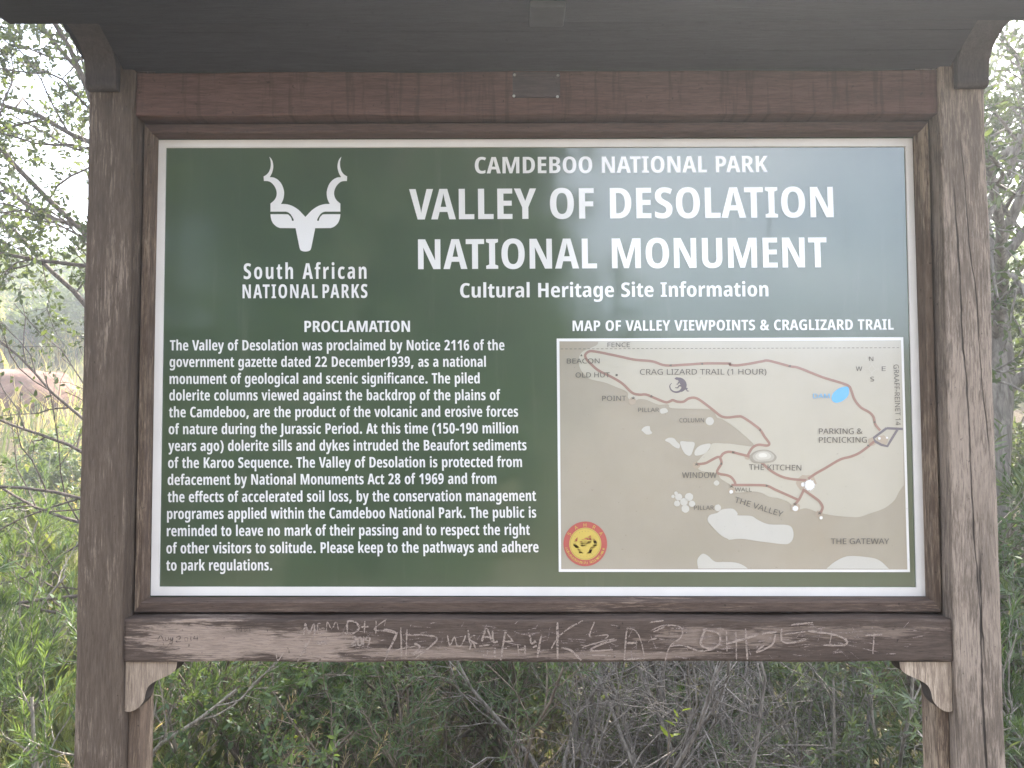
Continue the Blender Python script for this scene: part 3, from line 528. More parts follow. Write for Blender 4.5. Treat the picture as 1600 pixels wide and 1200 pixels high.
lettering('PARKS', 504, 574.1, 465.6, 465.4, 21.4, track=75, parent=panel, n=4, name='logo_lettering')

# ---- flat print shapes
def smooth(P, closed=True, n=5):
    P = [Vector(p) for p in P]; L = len(P); R = []
    for i in range(L if closed else L-1):
        g = lambda k: P[k % L] if closed else P[max(0, min(L-1, k))]
        a, b, c_, d_ = g(i-1), g(i), g(i+1), g(i+2)
        for j in range(n):
            t = j/n
            R.append(tuple(.5*((2*b) + (c_-a)*t + (2*a-5*b+4*c_-d_)*t*t + (3*b-a-3*c_+d_)*t**3)))
    if not closed: R.append(tuple(P[-1]))
    return R
class Print:
    """flat shapes traced in photograph pixels, all on one plane of the board, one mesh"""
    def __init__(s): s.v = []; s.f = []; s.m = []
    def poly(s, P, Y, mi=0):
        q = [PX(x, y, Y) for x, y in P]; k = len(s.v); s.v += q
        for t in tessellate_polygon([[Vector((p.x, p.z, 0)) for p in q]]):
            a, b, c_ = (q[i] for i in t); cr = (b.x-a.x)*(c_.z-a.z) - (b.z-a.z)*(c_.x-a.x)
            s.f.append(tuple(k+i for i in (t if cr > 0 else t[::-1]))); s.m.append(mi)
        return s
    def ribbon(s, P, wd, Y, mi=0):
        L = len(P); wd = wd if isinstance(wd, (list, tuple)) else [wd]*L
        if len(wd) != L: wd = [wd[0]+(wd[-1]-wd[0])*i/(L-1) for i in range(L)]
        k = len(s.v)
        for i in range(L):
            a, b = Vector(P[max(0, i-1)]), Vector(P[min(L-1, i+1)]); t = b-a
            t = t.normalized() if t.length > 1e-6 else Vector((1, 0)); nrm = Vector((-t.y, t.x))*(wd[i]/2)
            for sg in (1, -1): q = Vector(P[i]) + nrm*sg; s.v.append(PX(q.x, q.y, Y))
        for i in range(L-1): s.f.append((k+2*i, k+2*i+2, k+2*i+3, k+2*i+1)); s.m.append(mi)
        return s
    def disc(s, cx, cy, rx, ry=None, Y=0, mi=0, n=20, wob=0, seed=0):
        r = random.Random(seed); ry = ry or rx
        return s.poly([(cx+rx*(1+r.uniform(-wob, wob))*math.cos(2*math.pi*i/n), cy+ry*(1+r.uniform(-wob, wob))*math.sin(2*math.pi*i/n)) for i in range(n)], Y, mi)
    def make(s, name, mats, parent):
        return mesh_obj(name, s.v, s.f, mats, parent, s.m)

# kudu head logo (left half mirrored)
h = smooth([(347, 106), (365, 130), (373, 165), (370, 195), (361, 222), (349, 243)], False, 4) + smooth([(351, 244), (375, 246), (405, 262), (430, 293), (444, 335), (444, 368), (438, 395), (424, 424)], False, 4) + \
    smooth([(427, 423), (460, 424), (500, 436), (540, 461), (568, 489), (588, 510)], False, 4) + [(588, 741)] + smooth([(586, 741), (570, 739), (555, 731), (548, 713)], False, 4) + [(522, 585), (420, 584)] + \
    smooth([(418, 584), (393, 573), (370, 550), (358, 522), (354, 492)], False, 4) + smooth([(356, 491.5), (460, 492), (478, 499), (492, 515), (498, 536)], False, 4) + smooth([(510, 535), (507, 522), (490, 494), (474, 480), (456, 474)], False, 4) + [(354, 474), (354, 420)] + \
    smooth([(355, 419), (376, 401), (390, 380), (396, 352), (390, 322), (372, 292), (345, 272), (310, 269)], False, 4) + [(308, 238)] + smooth([(312, 236), (328, 226), (345, 205), (355, 172), (355, 138), (347, 107)], False, 4)
pr = Print(); L_ = [(340+u/4.284, 220+v/4.284) for u, v in h]
pr.poly(L_, -.0007).poly([(2*477.2-x, y) for x, y in L_][::-1], -.0007)
pr.make('kudu_logo', M['white'], panel)

# ---- the trail map
z5 = lambda P: [(860+u/5.3333, 500+v/5.3333) for u, v in P]
z6 = lambda P: [(1140+u/5.3333, 500+v/5.3333) for u, v in P]
z7 = lambda P: [(860+u/5.3333, 690+v/5.3333) for u, v in P]
z8 = lambda P: [(1140+u/5.3333, 690+v/5.3333) for u, v in P]
tmap = Print().poly([(869.8, 529), (1411.3, 526.9), (1421.8, 893.9), (873.1, 893.5)], -.0007).make('trail_map', M['white'], board)
Y1, Y2, Y3, Y4, Y5 = -.0011, -.0015, -.0019, -.0023, -.0027
Print().poly([(874.1, 533.3), (1407.7, 531.8), (1417.8, 889.8), (876.9, 889.2)], Y1).make('valley_ground', M['map_dark'], tmap)
light = smooth(z5([(400, 182), (388, 208), (330, 235), (270, 262), (243, 300), (236, 345), (245, 395), (275, 445), (330, 492), (450, 520), (540, 555), (640, 600), (648, 650), (690, 682), (735, 660), (800, 665), (900, 705), (980, 702), (1000, 732), (1100, 739), (1300, 742), (1360, 760), (1388, 812), (1430, 826), (1500, 870)]) +
               z6([(100, 942), (208, 1048), (100, 1044), (0, 1031)]) + z5([(1450, 1030), (1352, 1029), (1325, 1080), (1290, 1108)]) + z7([(1240, 150), (1212, 195), (1262, 246), (1385, 262), (1420, 310), (1500, 360)]) +
               z8([(10, 395), (60, 425), (190, 415), (270, 430), (330, 460), (400, 470), (460, 490), (500, 512), (560, 566), (640, 556), (740, 590), (860, 615), (1000, 628), (1080, 628), (1180, 595), (1280, 560), (1340, 520), (1380, 480), (1410, 420), (1452, 362)]), False, 4)
Print().poly(light + [(1407.9, 532.3), (935, 533.8)], Y2).make('plateau', M['map_light'], tmap)
rock = lambda q: q.make('rock_outline', M['map_pale'], tmap)
for P in (z5([(915, 745), (960, 735), (978, 765), (925, 780)]), z5([(760, 915), (785, 890), (825, 885), (832, 918), (848, 943), (805, 955), (770, 928)]),
          z5([(955, 1003), (985, 982), (1028, 985), (1050, 1010), (1078, 1040), (1070, 1070), (1030, 1055), (990, 1022)]),
          z5([(1085, 1012), (1140, 1014), (1200, 1022), (1190, 1080), (1165, 1130), (1120, 1112), (1088, 1050)]),
          z5([(1210, 1080), (1250, 1045), (1330, 1030), (1325, 1070), (1280, 1115), (1215, 1130), (1200, 1110)]),
          z7([(1360, 345), (1385, 322), (1408, 345), (1385, 368)]),
          z7([(1310, 655), (1330, 612), (1390, 595), (1430, 566), (1520, 560), (1560, 598)]) + z8([(70, 615), (180, 620), (240, 655), (330, 690), (480, 695), (525, 730), (530, 800), (500, 845), (450, 855), (320, 840), (240, 830), (100, 810), (0, 818)]) + z7([(1480, 812), (1420, 780), (1345, 705)])):
    rock(Print().poly(smooth(P, True, 4), Y2))
p = z5([(1328, 843)])[0]; rock(Print().disc(*p, 6.4, Y=Y2))
for k, (cx, cy, r) in enumerate(((1047, 431, 15), (1022, 457, 14), (1069, 461, 29), (1156, 461, 34), (1113, 503, 32), (1055, 515, 25), (1180, 518, 26), (1125, 560, 33), (1395, 552, 28))):
    p = z7([(cx, cy)])[0]; rock(Print().disc(*p, r/5.33, Y=Y2, n=14, wob=.07, seed=k))
rock(Print().poly(smooth(z7([(1232, 1058), (1225, 985), (1265, 936), (1310, 950), (1370, 1000), (1440, 1003)]) + z8([(20, 1005), (75, 1015), (120, 1035), (152, 1059)]), False, 4), Y2))
rock(Print().poly(smooth(z8([(806, 1060), (880, 1000), (980, 956), (1120, 960), (1240, 985), (1328, 1062)]), False, 4), Y2))
pr = Print()
for k, (P, r) in enumerate((((1260, 755), 15), ((1088, 727), 6), ((1144, 766), 6), ((1243, 793), 7.5), ((1280, 803), 6), ((1378, 688), 9), ((1363, 690), 7), ((1168, 714), 5), ((988, 627), 6))):
    Print().disc(*P, r, r*.9, Y2-.0002, 0, 16, .12, k).make('view_point_halo', M['halo'], tmap)
T1 = z6([(1255, 920), (1215, 870), (1200, 810), (1165, 770), (1090, 725), (1040, 660), (1015, 590), (990, 548), (900, 515), (770, 475), (580, 400), (500, 385), (330, 340), (270, 345), (160, 365), (60, 378), (0, 372)]) + \
     z5([(1490, 363), (1290, 362), (1130, 372), (960, 378), (850, 345), (700, 330), (560, 300), (370, 262), (318, 264), (290, 292), (302, 328), (340, 368), (400, 420), (510, 475), (600, 530), (680, 605), (740, 622), (800, 622), (880, 655), (960, 685), (1000, 676), (1020, 668), (1060, 681), (1110, 680), (1150, 655), (1200, 648), (1250, 670), (1350, 745), (1420, 800), (1480, 812)]) + \
     z6([(60, 804), (100, 806), (150, 835), (200, 870), (255, 915), (290, 970), (330, 1027), (312, 1046), (240, 1040), (190, 1065), (150, 1130)])
T2 = z7([(1218, 190), (1290, 180), (1340, 155), (1390, 130), (1418, 126), (1440, 100), (1480, 85), (1530, 90)]) + z8([(40, 92), (150, 120), (200, 140), (265, 175), (340, 240), (430, 290), (520, 312), (640, 322)])
T3 = z7([(1412, 128), (1426, 178), (1400, 225), (1390, 252), (1412, 270), (1470, 280), (1510, 300), (1540, 345), (1530, 362)]); T3b = z8([(15, 362), (200, 362), (310, 368), (380, 400), (470, 440), (575, 487)])
T4 = z8([(545, 522), (580, 480), (622, 395)]); T5 = z8([(620, 405), (700, 460), (750, 500), (775, 545), (762, 585), (748, 602)])
T6 = z8([(655, 310), (720, 265), (800, 220), (920, 150), (1010, 125), (1080, 95), (1150, 45)]) + z6([(1205, 1012)])
pr = Print()
for k, T in enumerate((T1, T2, T3, T3b, T4, T5, T6)): Print().ribbon(smooth(T, False, 5), 4.0, Y3 - .00004*k).make('trail_line', M['trail'], tmap)
pr = Print()
R_ = z6([(1310, 900), (1200, 983), (1215, 1013), (1265, 1040), (1315, 1052), (1345, 1000), (1400, 912)])
pr.ribbon(z6([(1444, 908), (1310, 902)]), 3.8, Y3).ribbon(R_, 3.8, Y3-.00005); pr.make('road_line', M['tarmac_ink'], tmap)
pr = Print(); x = 876
while x < 1407:
    pr.ribbon([(x, 545.2-(x-874)*.0036), (min(x+4, 1407), 545.2-(x-870)*.0036)], .8, Y3); x += 7
for P in (z5([(258, 282), (268, 302), (248, 302)]), z5([(543, 450), (561, 450), (561, 468), (543, 468)])): pr.poly(P, Y3)
for cx, cy in z5([(690, 652)]) + z7([(1218, 190), (1510, 375)]) + z8([(545, 522), (750, 598)]):
    for a in (90, 210, 330, 30, 150): pr.ribbon([(cx, cy), (cx+3.2*math.cos(math.radians(a)), cy-3.2*math.sin(math.radians(a)))], [1.3, .5], Y4)
for (cx, cy), a in zip(z5([(840, 635), (1000, 378), (1262, 366)]) + z6([(500, 385), (1210, 848), (255, 915), (1157, 1048)]) + z7([(1425, 182), (1524, 90)]) + z8([(312, 368)]), (200, 180, 180, 200, 70, 60, 330, 90, 350, 350)):
    a = math.radians(a); pr.poly([(cx+2.6*math.cos(a+q), cy-2.6*math.sin(a+q)) for q in (0, 2.4, 3.9)], Y4)
tag(pr.make('map_symbol', M['ink'], tmap), kind='stuff')
pr = Print()
for a, b in (((1186, 356), (1186, 372)), ((1186, 455), (1186, 440)), ((1128, 408), (1144, 408)), ((1246, 408), (1230, 408))): pr.ribbon(z6([a, b]), .6, Y3)
pr.ribbon(z6([(1186, 370), (1208, 402), (1228, 408), (1200, 424), (1186, 442), (1170, 420), (1146, 408), (1168, 396), (1186, 370)]), .7, Y3-.0001)
pr.make('compass_cross', M['dome3'], tmap)
Print().poly(smooth(z6([(850, 640), (870, 602), (920, 566), (983, 556), (995, 590), (985, 635), (940, 675), (890, 690), (858, 675)]), True, 5), Y3).make('dam', M['blue'], tmap)
pr = Print(); dome = smooth(z6([(165, 1140), (213, 1094), (290, 1080), (350, 1096), (392, 1140)]) + z8([(370, 165), (310, 178), (205, 178)]), True, 4)
for k, (sc, ox, oy) in enumerate(((1, 0, 0), (.8, .8, -.6), (.58, .6, -1.2), (.32, .2, -1.8))):
    cx, cy = 1191.5, 713; pr.poly([(cx+ox+(x-cx)*sc, cy+oy+(y-cy)*sc) for x, y in dome], Y3-.0003-.0001*k, k)
pr.make('kitchen_dome', [M['dome1'], M['dome2'], M['dome3'], M['dome4']], tmap)
pr = Print()
for (cx, cy), r, k in (((1265.2, 758), 9.5, 22), ((1255, 757), 4, 12), ((1242.8, 794.5), 5, 16), ((1283, 809), 3, 12), ((1142.5, 768.5), 3.4, 12), ((1374, 685), 2.6, 10), ((1386, 684), 2, 10)):
    rr = random.Random(k); P = []
    for i in range(2*k): q = r*(1 if i % 2 == 0 else .78)*rr.uniform(.86, 1.06); a = math.pi*i/k; P.append((cx+q*math.cos(a), cy+q*math.sin(a)))
    Print().poly(P, Y4).make('view_point_star', M['white'], tmap)
# lizard
pr = Print()
pr.ribbon(smooth(z5([(1036, 487), (1060, 489), (1085, 500), (1105, 525), (1112, 550), (1105, 575), (1085, 592)]), False, 4), [1.2, 2, 3.5, 4.2, 4.0, 4.6, 5.6, 6.4, 7.2, 8.2, 9, 9.4, 9.6, 9.6, 9.4, 9.2, 8.8, 8.2, 7.6, 7, 6.2, 5.6, 5, 4.4, 4], Y3)
pr.ribbon(smooth(z5([(1092, 588), (1060, 600), (1030, 598), (1004, 580), (995, 553), (1002, 535), (1014, 526)]), False, 4), [3.4, .6], Y3-.00005)
for leg in ([(1085, 520), (1068, 518), (1062, 535), (1050, 534)], [(1090, 548), (1072, 548), (1060, 566), (1040, 564)], [(1112, 570), (1135, 578), (1140, 592), (1156, 592)], [(1112, 548), (1128, 566), (1145, 572)]):
    pr.ribbon(z5(leg), [2.6, 1.2], Y3-.0001)
pr.make('lizard_symbol', M['lizard'], tmap)
def maptext(t, x0, x1, b0, b1, cap, mat='ink'): lettering(t, x0, x1, b0, b1, cap, PLAIN, 0, mat, tmap, Y4-.0002, 3, 'map_lettering')
for a in (('FENCE', 949.2, 984.2, 542.3, 542.1, 6.9), ('BEACON', 885.7, 936.9, 567.9, 567.7, 7.6), ('OLD HUT', 899.4, 952.8, 589.8, 589.5, 7.7), ('POINT', 941, 978.5, 626.2, 626, 7.6),
          ('PILLAR', 997.2, 1029.7, 643.7, 643.6, 6.5), ('COLUMN', 1061.6, 1100, 659.9, 659.8, 6.6), ('CRAG LIZARD TRAIL (1 HOUR)', 1000, 1197.6, 585.4, 585, 8.6), ('N', 1358, 1364.6, 564.1, 564.1, 6.9),
          ('W', 1337.3, 1347.3, 579.6, 579.6, 7), ('E', 1377.8, 1383.9, 579.6, 579.6, 7), ('S', 1359.8, 1366, 595.9, 595.9, 7.2), ('PARKING &', 1279.7, 1348, 678.1, 678, 8.6), ('PICNICKING', 1279.7, 1354.6, 691.7, 691.5, 8.7),
          ('GRAAFF-REINET 14', 1396.4, 1399.6, 569.7, 664.6, 7.9), ('THE KITCHEN', 1170.4, 1252, 734, 735.2, 8.6), ('WINDOW', 1065.9, 1120, 746.8, 746.8, 8.8), ('WALL', 1148.4, 1174.7, 767.8, 768.2, 6.2),
          ('PILLAR', 1084.4, 1115.4, 796.6, 796.5, 6.5), ('THE VALLEY', 1147.3, 1221.8, 784.4, 807.8, 8.7), ('THE GATEWAY', 1298.4, 1389.4, 850, 850, 8.6)): maptext(*a)
maptext('DAM', 1270.7, 1296.6, 622.3, 622.2, 7.2, 'blue')
# round heritage emblem
pr = Print(); ex, ey = 914.5, 849.8; E1, E2, E3 = Y3, Y4, Y5
pr.disc(ex, ey, 34.1, 34.9, E1, 0, 48); pr.disc(ex, ey, 25, 25.4, E1-.0002, 1, 40); pr.disc(ex, ey, 24, 24.4, E1-.0003, 2, 40); pr.disc(ex, ey, 23.2, 23.6, E1-.0004, 1, 40)
zz = lambda P: [(860+u/10, 790+v/10) for u, v in P]
hand = smooth([(427, 487), (385, 535), (362, 572), (362, 622), (398, 660), (435, 700), (446, 726)], False, 4) + [(440, 744), (522, 744)] + smooth([(518, 740), (488, 720), (470, 672), (440, 640), (415, 618), (408, 580), (425, 530)], False, 4)
pr.poly(zz(hand), E2, 0); pr.poly(zz([(1086-u, v) for u, v in hand]), E2, 0)
pr.poly(smooth(zz([(455, 570), (480, 610), (478, 640), (570, 625), (635, 570), (640, 540), (635, 470), (615, 455), (590, 490), (545, 505), (490, 530)]), True, 3), E2, 0)
sp = []; 
for k in range(46): a = k*.42; r = 4.2*(1-k/50); sp.append((ex-1.0+r*math.cos(a)*1.1, ey-4.8+r*math.sin(a)))
pr.ribbon(sp, .75, E2-.0003, 1)
for k in range(5): q = 4.2+2.0*k; pr.ribbon([(ex+q*.85, ey-9-q*.35), (ex+q*.85+1.6, ey-5.2-q*.55)], .7, E2-.0003, 1)
for k in range(9): a = math.radians(35+k*13.75); pr.ribbon([(ex+19.6*math.cos(a)-.5, ey-19.8*math.sin(a)-.8), (ex+19.6*math.cos(a)+.5, ey-19.8*math.sin(a)+.8)], .9, E2, 2)
for k in range(8): a = math.radians(222+k*13.75); pr.ribbon([(ex+20.2*math.cos(a)-.5, ey-20.2*math.sin(a)-.8), (ex+20.2*math.cos(a)+.5, ey-20.2*math.sin(a)+.8)], .9, E2, 2)
pr.make('heritage_emblem', [M['red'], M['yellow'], M['olive']], tmap)
def around(txt, r, angs, cap, outward):
    con = []
    H = 714.
    for ch, a in zip(txt, angs):
        a = math.radians(a); adv, C = PLAIN[ch]; s = cap/H
        tx, ty = (math.sin(a), math.cos(a)) if outward else (-math.sin(a), -math.cos(a))       # reading direction in photo pixels
        ux, uy = (math.cos(a), -math.sin(a)) if outward else (-math.cos(a), math.sin(a))       # letter-up in photo pixels
        for c_ in C:
            con.append([(1000*(ex + r*math.cos(a) + tx*(x-adv/2)*s + ux*(y-H/2)*s)/1600, 1000*(ey - r*math.sin(a) + ty*(x-adv/2)*s + uy*(y-H/2)*s)/1600) for x, y in flat(c_, 3)])
    fill(con, lambda x, y: PX(x*1.6, y*1.6, E2-.0001), 'emblem_lettering', M['yellow'], tmap)
around('SAHRA', 29.4, (148, 119.5, 91, 62.5, 33.5), 5.6, True)
bt = 'SOUTH AFRICAN HERITAGE RESOURCES AGENCY'; around(bt, 29.6, [192 + 156*k/(len(bt)-1) for k in range(len(bt))], 3.9, False)

# ---- initials and dates scratched into the lower rail
def scratchmat(name, col, cov):
    n = N(name); c = n.co(); f = n.noise(n.map(c, (60, 60, 240)), 1, 5, .7); g = n.noise(c, 900, 2)
    col2 = n.mix(n.ramp(g, .3, .7), tuple(x*.75 for x in col), col)
    sh = n.node('ShaderNodeMixShader', {0: n.ramp(n.math('ADD', n.math('MULTIPLY', f, .6), n.math('MULTIPLY', g, .4)), .5-cov, .62-cov), 1: n.node('ShaderNodeBsdfTransparent').outputs[0], 2: n.bsdf(col2, .9, .15)})
    return n.done(sh.outputs[0])
z3 = lambda P: [(180+u/3.636, 900+v/3.636) for u, v in P]
z4 = lambda P: [(600+u/3.636, 920+v/3.636) for u, v in P]
zb = lambda P: [(1000+u/2.667, 920+v/2.667) for u, v in P]
light_strokes = [z3(p) for p in ([(1072, 335), (1080, 270), (1100, 325), (1128, 275), (1132, 335)], [(1168, 270), (1150, 275), (1155, 325), (1195, 322)], [(1155, 300), (1190, 298)], [(1200, 320), (1205, 262), (1230, 300), (1255, 257), (1268, 305)],
    [(1305, 322), (1318, 325), (1322, 258), (1368, 265), (1385, 300), (1350, 325), (1310, 325)], [(1395, 290), (1440, 288)], [(1418, 255), (1415, 325)], [(1482, 255), (1480, 330)], [(1540, 245), (1470, 303), (1540, 312), (1600, 330)],
    [(1345, 350), (1365, 345), (1365, 365), (1340, 392), (1368, 390)], [(1378, 352), (1396, 352), (1398, 388), (1380, 390), (1377, 354)], [(1411, 345), (1408, 392)], [(1440, 368), (1424, 364), (1430, 346), (1446, 350), (1440, 392)],
    [(1110, 355), (1035, 485)], [(1085, 380), (1078, 445)], [(915, 440), (925, 480), (960, 430)], [(1595, 330), (1530, 480)], [(1150, 370), (1160, 390), (1180, 372), (1200, 388)])]
light_strokes += [z4(p) for p in ([(0, 230), (70, 255), (10, 370)], [(95, 220), (100, 400)], [(130, 225), (125, 400)], [(55, 350), (180, 325)], [(130, 262), (250, 265), (300, 290), (180, 395)], [(170, 310), (205, 330), (165, 375), (220, 350)],
    [(360, 265), (375, 320), (400, 275), (415, 320), (440, 320), (465, 265)], [(478, 235), (487, 310)], [(520, 262), (484, 285), (530, 312)], [(555, 300), (582, 225), (612, 300)], [(560, 276), (606, 274)], [(616, 230), (622, 300), (645, 298)],
    [(690, 245), (676, 320), (665, 405)], [(692, 246), (735, 300)], [(672, 300), (728, 298)], [(485, 345), (502, 300), (520, 340)], [(540, 325), (600, 318)], [(560, 375), (585, 376), (588, 350)], [(630, 335), (628, 390)], [(670, 340), (700, 338)], [(760, 320), (765, 370)], [(765, 345), (800, 345)], [(800, 322), (802, 370)],
    [(825, 260), (840, 310), (860, 295)], [(895, 260), (870, 390)], [(845, 335), (870, 322)], [(986, 190), (985, 300), (986, 400)], [(1130, 180), (1050, 225), (985, 280), (950, 340)], [(1008, 335), (1060, 350), (1120, 405)],
    [(1197, 185), (1168, 260), (1180, 278)], [(1200, 268), (1272, 262), (1255, 285)], [(1125, 335), (1230, 300), (1310, 285)], [(1322, 290), (1220, 320), (1175, 352), (1300, 345)], [(1180, 378), (1290, 380)],
    [(1380, 225), (1372, 310), (1365, 405)], [(1378, 222), (1430, 240), (1460, 300), (1482, 400)], [(1360, 402), (1480, 396)], [(1380, 310), (1440, 305)], [(1595, 215), (1530, 245)], [(1510, 190), (1590, 180)])]
light_strokes += [zb(p) for p in ([(45, 175), (90, 155), (130, 152), (172, 162), (172, 200), (125, 240), (105, 300)], [(125, 240), (180, 236), (250, 260), (312, 250)], [(262, 170), (325, 185), (332, 225), (300, 250), (255, 235), (264, 185), (280, 165)],
    [(360, 175), (362, 260)], [(400, 180), (402, 295)], [(440, 165), (447, 295)], [(362, 230), (445, 205), (500, 188), (572, 180)], [(565, 190), (548, 235), (485, 265), (515, 235)], [(590, 165), (592, 215), (632, 226), (702, 205)], [(600, 190), (690, 178)],
    [(700, 175), (800, 190), (858, 212), (850, 235), (765, 235)], [(800, 176), (790, 232)], [(940, 195), (1010, 190)], [(976, 185), (970, 272)], [(70, 205), (40, 215)], [(630, 150), (720, 140)])]
rail = next(o for o in board.children if o.name == 'lower_rail')
def scratches(strokes, wd, mat, name, seed):
    pr = Print(); r = random.Random(seed)
    for k, P in enumerate(strokes):
        Q = smooth(P, False, 5) if len(P) > 2 else [tuple(Vector(P[0]).lerp(Vector(P[1]), t/6)) for t in range(7)]
        Q = [(x+r.uniform(-.35, .35), y+r.uniform(-.35, .35)) for x, y in Q]; b = wd*r.uniform(.6, 1.45)
        pr.ribbon(Q, [b*r.uniform(.65, 1.15)*(.6 if i in (0, len(Q)-1) else 1) for i in range(len(Q))], -.0464 - .00002*k)
    return tag(pr.make(name, mat, rail), kind='stuff')
scratches(light_strokes, 2.7, scratchmat('scratched_bare_wood', (.37, .295, .26), .11), 'scratched_lettering', 4)
rr = random.Random(12); fine_s = []
for k in range(210):
    x = rr.uniform(480, 1420); y = rr.uniform(975, 1028); l = rr.uniform(5, 30); a = rr.choice((rr.uniform(-.25, .25), rr.uniform(-.25, .25), rr.uniform(-1.5, 1.5)))
    fine_s.append([(x, y), (x+l*math.cos(a), max(970, min(1030, y+l*math.sin(a))))])
scratches(fine_s, 1.0, scratchmat('fine_scratch', (.34, .27, .25), .06), 'scratch_mark', 5)
dark_strokes = [z3(p) for p in ([(240, 370), (258, 338), (275, 368)], [(248, 356), (270, 356)], [(285, 348), (287, 366), (303, 362), (302, 346)], [(318, 350), (312, 362), (326, 366), (326, 350), (322, 385), (308, 380)], [(345, 350), (365, 342), (368, 356), (346, 374), (375, 372)], [(395, 350), (412, 352), (410, 368), (396, 368), (395, 350)], [(430, 342), (430, 368)], [(452, 340), (446, 356), (470, 356)], [(468, 338), (466, 368)], [(690, 290), (690, 325)], [(700, 305), (715, 290), (715, 320)], [(735, 290), (738, 320), (750, 300)], [(765, 290), (765, 322)], [(270, 375), (290, 405), (330, 345)], [(330, 420), (370, 412)])]
scratches(dark_strokes, 1.2, scratchmat('incised_dark', (.12, .09, .08), .1), 'incised_lettering', 6)
GLARE_HAZE = .013
# ------------------------------------------------------------------ ground
def hill(x, y):
    if y < -14: return min(10, .125*(-14-y)) + 1.2*math.sin(x*.03+1)*min(1, (-14-y)/40)
    t = max(0.0, y - .6)
    h = .30*t*t/(t+1.2) if t < 40 else .30*1600/41.2
    if y > 22: h = min(h, 5.9 + .9*math.sin(x*.05) + .02*(y-22))
    if y > 60: h = 6.6 + .9*math.sin(x*.05)
    return h + (.05*math.sin(x*1.7+y*.9) + .04*math.sin(x*.63-y*1.3+1))*min(1, t)
gx = [-900, -400, -200, -100, -60] + [-40+2*k for k in range(10)] + [-20+.8*k for k in range(19)] + [-5+.25*k for k in range(41)] + [5.8+.8*k for k in range(19)] + [22+3*k for k in range(8)] + [60, 100, 200, 400, 900]
gy = [-900, -400, -250, -190, -150, -110, -80, -60, -45, -30, -22, -18, -14, -11] + [-9+.75*k for k in range(12)] + [0+.2*k for k in range(41)] + [8.5+.6*k for k in range(32)] + [29, 32, 36, 42, 50, 60, 75, 100, 200, 400, 900]
v = [(x, y, hill(x, y)) for y in gy for x in gx]; nx = len(gx)
f = [(j*nx+i, j*nx+i+1, (j+1)*nx+i+1, (j+1)*nx+i) for j in range(len(gy)-1) for i in range(nx-1)]
n = N('dry_earth'); c = n.co(); a = n.noise(c, 1.3, 6); b = n.noise(c, 26, 6, .7)
col = n.mix(n.ramp(a, .35, .65), (.13, .095, .060), (.145, .135, .060)); col = n.mix(n.ramp(b, .35, .7), n.mix(.6, col, (.05, .04, .03)), col); col = n.mix(n.ramp(n.noise(c, 60, 3), .62, .7, 0, .7), col, (.30, .24, .17))
M['earth'] = n.done(n.bsdf(col, .95, .1, n.bump(b, .8, .03)))
tag(mesh_obj('ground', v, f, M['earth'], smooth=True), kind='structure')
n = N('bounce_gravel'); c = n.co(); b = n.noise(c, 60, 5, .7); vo = n.node('ShaderNodeTexVoronoi', {'Vector': c, 'Scale': 70}).outputs[0]
col = n.mix(n.ramp(b, .3, .7), (.115, .100, .074), (.19, .165, .125)); M['bounce_gravel'] = n.done(n.bsdf(col, .95, .1, n.bump(vo, .8, .01)))
rr = random.Random(2); K = 60; edge = [(7.5*math.cos(t)*(1+.05*rr.uniform(-1, 1)), -3.6 + 3.7*math.sin(t)*(1+.04*rr.uniform(-1, 1))) for t in (2*math.pi*k/K for k in range(K))]
tag(mesh_obj('bounce_ground', [(x, y, .045) for x, y in edge] + [(x*1.02, -3.6+(y+3.6)*1.02, -.3) for x, y in edge], [tuple(range(K))] + [(k+K, (k+1) % K+K, (k+1) % K, k) for k in range(K)], M['bounce_gravel']), kind='structure')  # unseen sheet added before the board to bounce sunlight onto it

# ------------------------------------------------------------------ plants
M['bark_grey'] = barkmat('bark_grey', (.12, .105, .09), (.27, .24, .21)); M['bark_dark'] = barkmat('bark_dark', (.065, .048, .042), (.15, .12, .10), 60)
M['twig_pale'] = barkmat('twig_pale', (.17, .145, .125), (.40, .355, .31), 80); M['twig_brown'] = barkmat('twig_brown', (.11, .085, .065), (.24, .19, .15), 80)
M['twig_grey'] = barkmat('twig_grey', (.10, .085, .075), (.25, .22, .195), 80)
M['leaf_tree'] = leafmat('leaf_tree', (.048, .072, .036), (.108, .134, .056), .5)
M['leaf_dense'] = leafmat('leaf_dense', (.050, .075, .040), (.115, .150, .065), .45)
M['leaf_shrub'] = leafmat('leaf_shrub', (.054, .090, .050), (.140, .195, .088), .45)
M['leaf_grey'] = leafmat('leaf_grey', (.088, .122, .078), (.185, .225, .130), .42)
M['leaf_needle'] = leafmat('leaf_needle', (.060, .100, .050), (.155, .215, .090), .45)
M['leaf_lime'] = leafmat('leaf_lime', (.20, .27, .04), (.34, .38, .06), .55)
M['grass_green'] = leafmat('grass_green', (.085, .118, .050), (.205, .225, .105), .45)
M['grass_dry'] = leafmat('grass_dry', (.30, .25, .13), (.48, .41, .25), .5)
M['seed_head'] = leafmat('seed_head', (.36, .28, .20), (.58, .48, .37), .5)

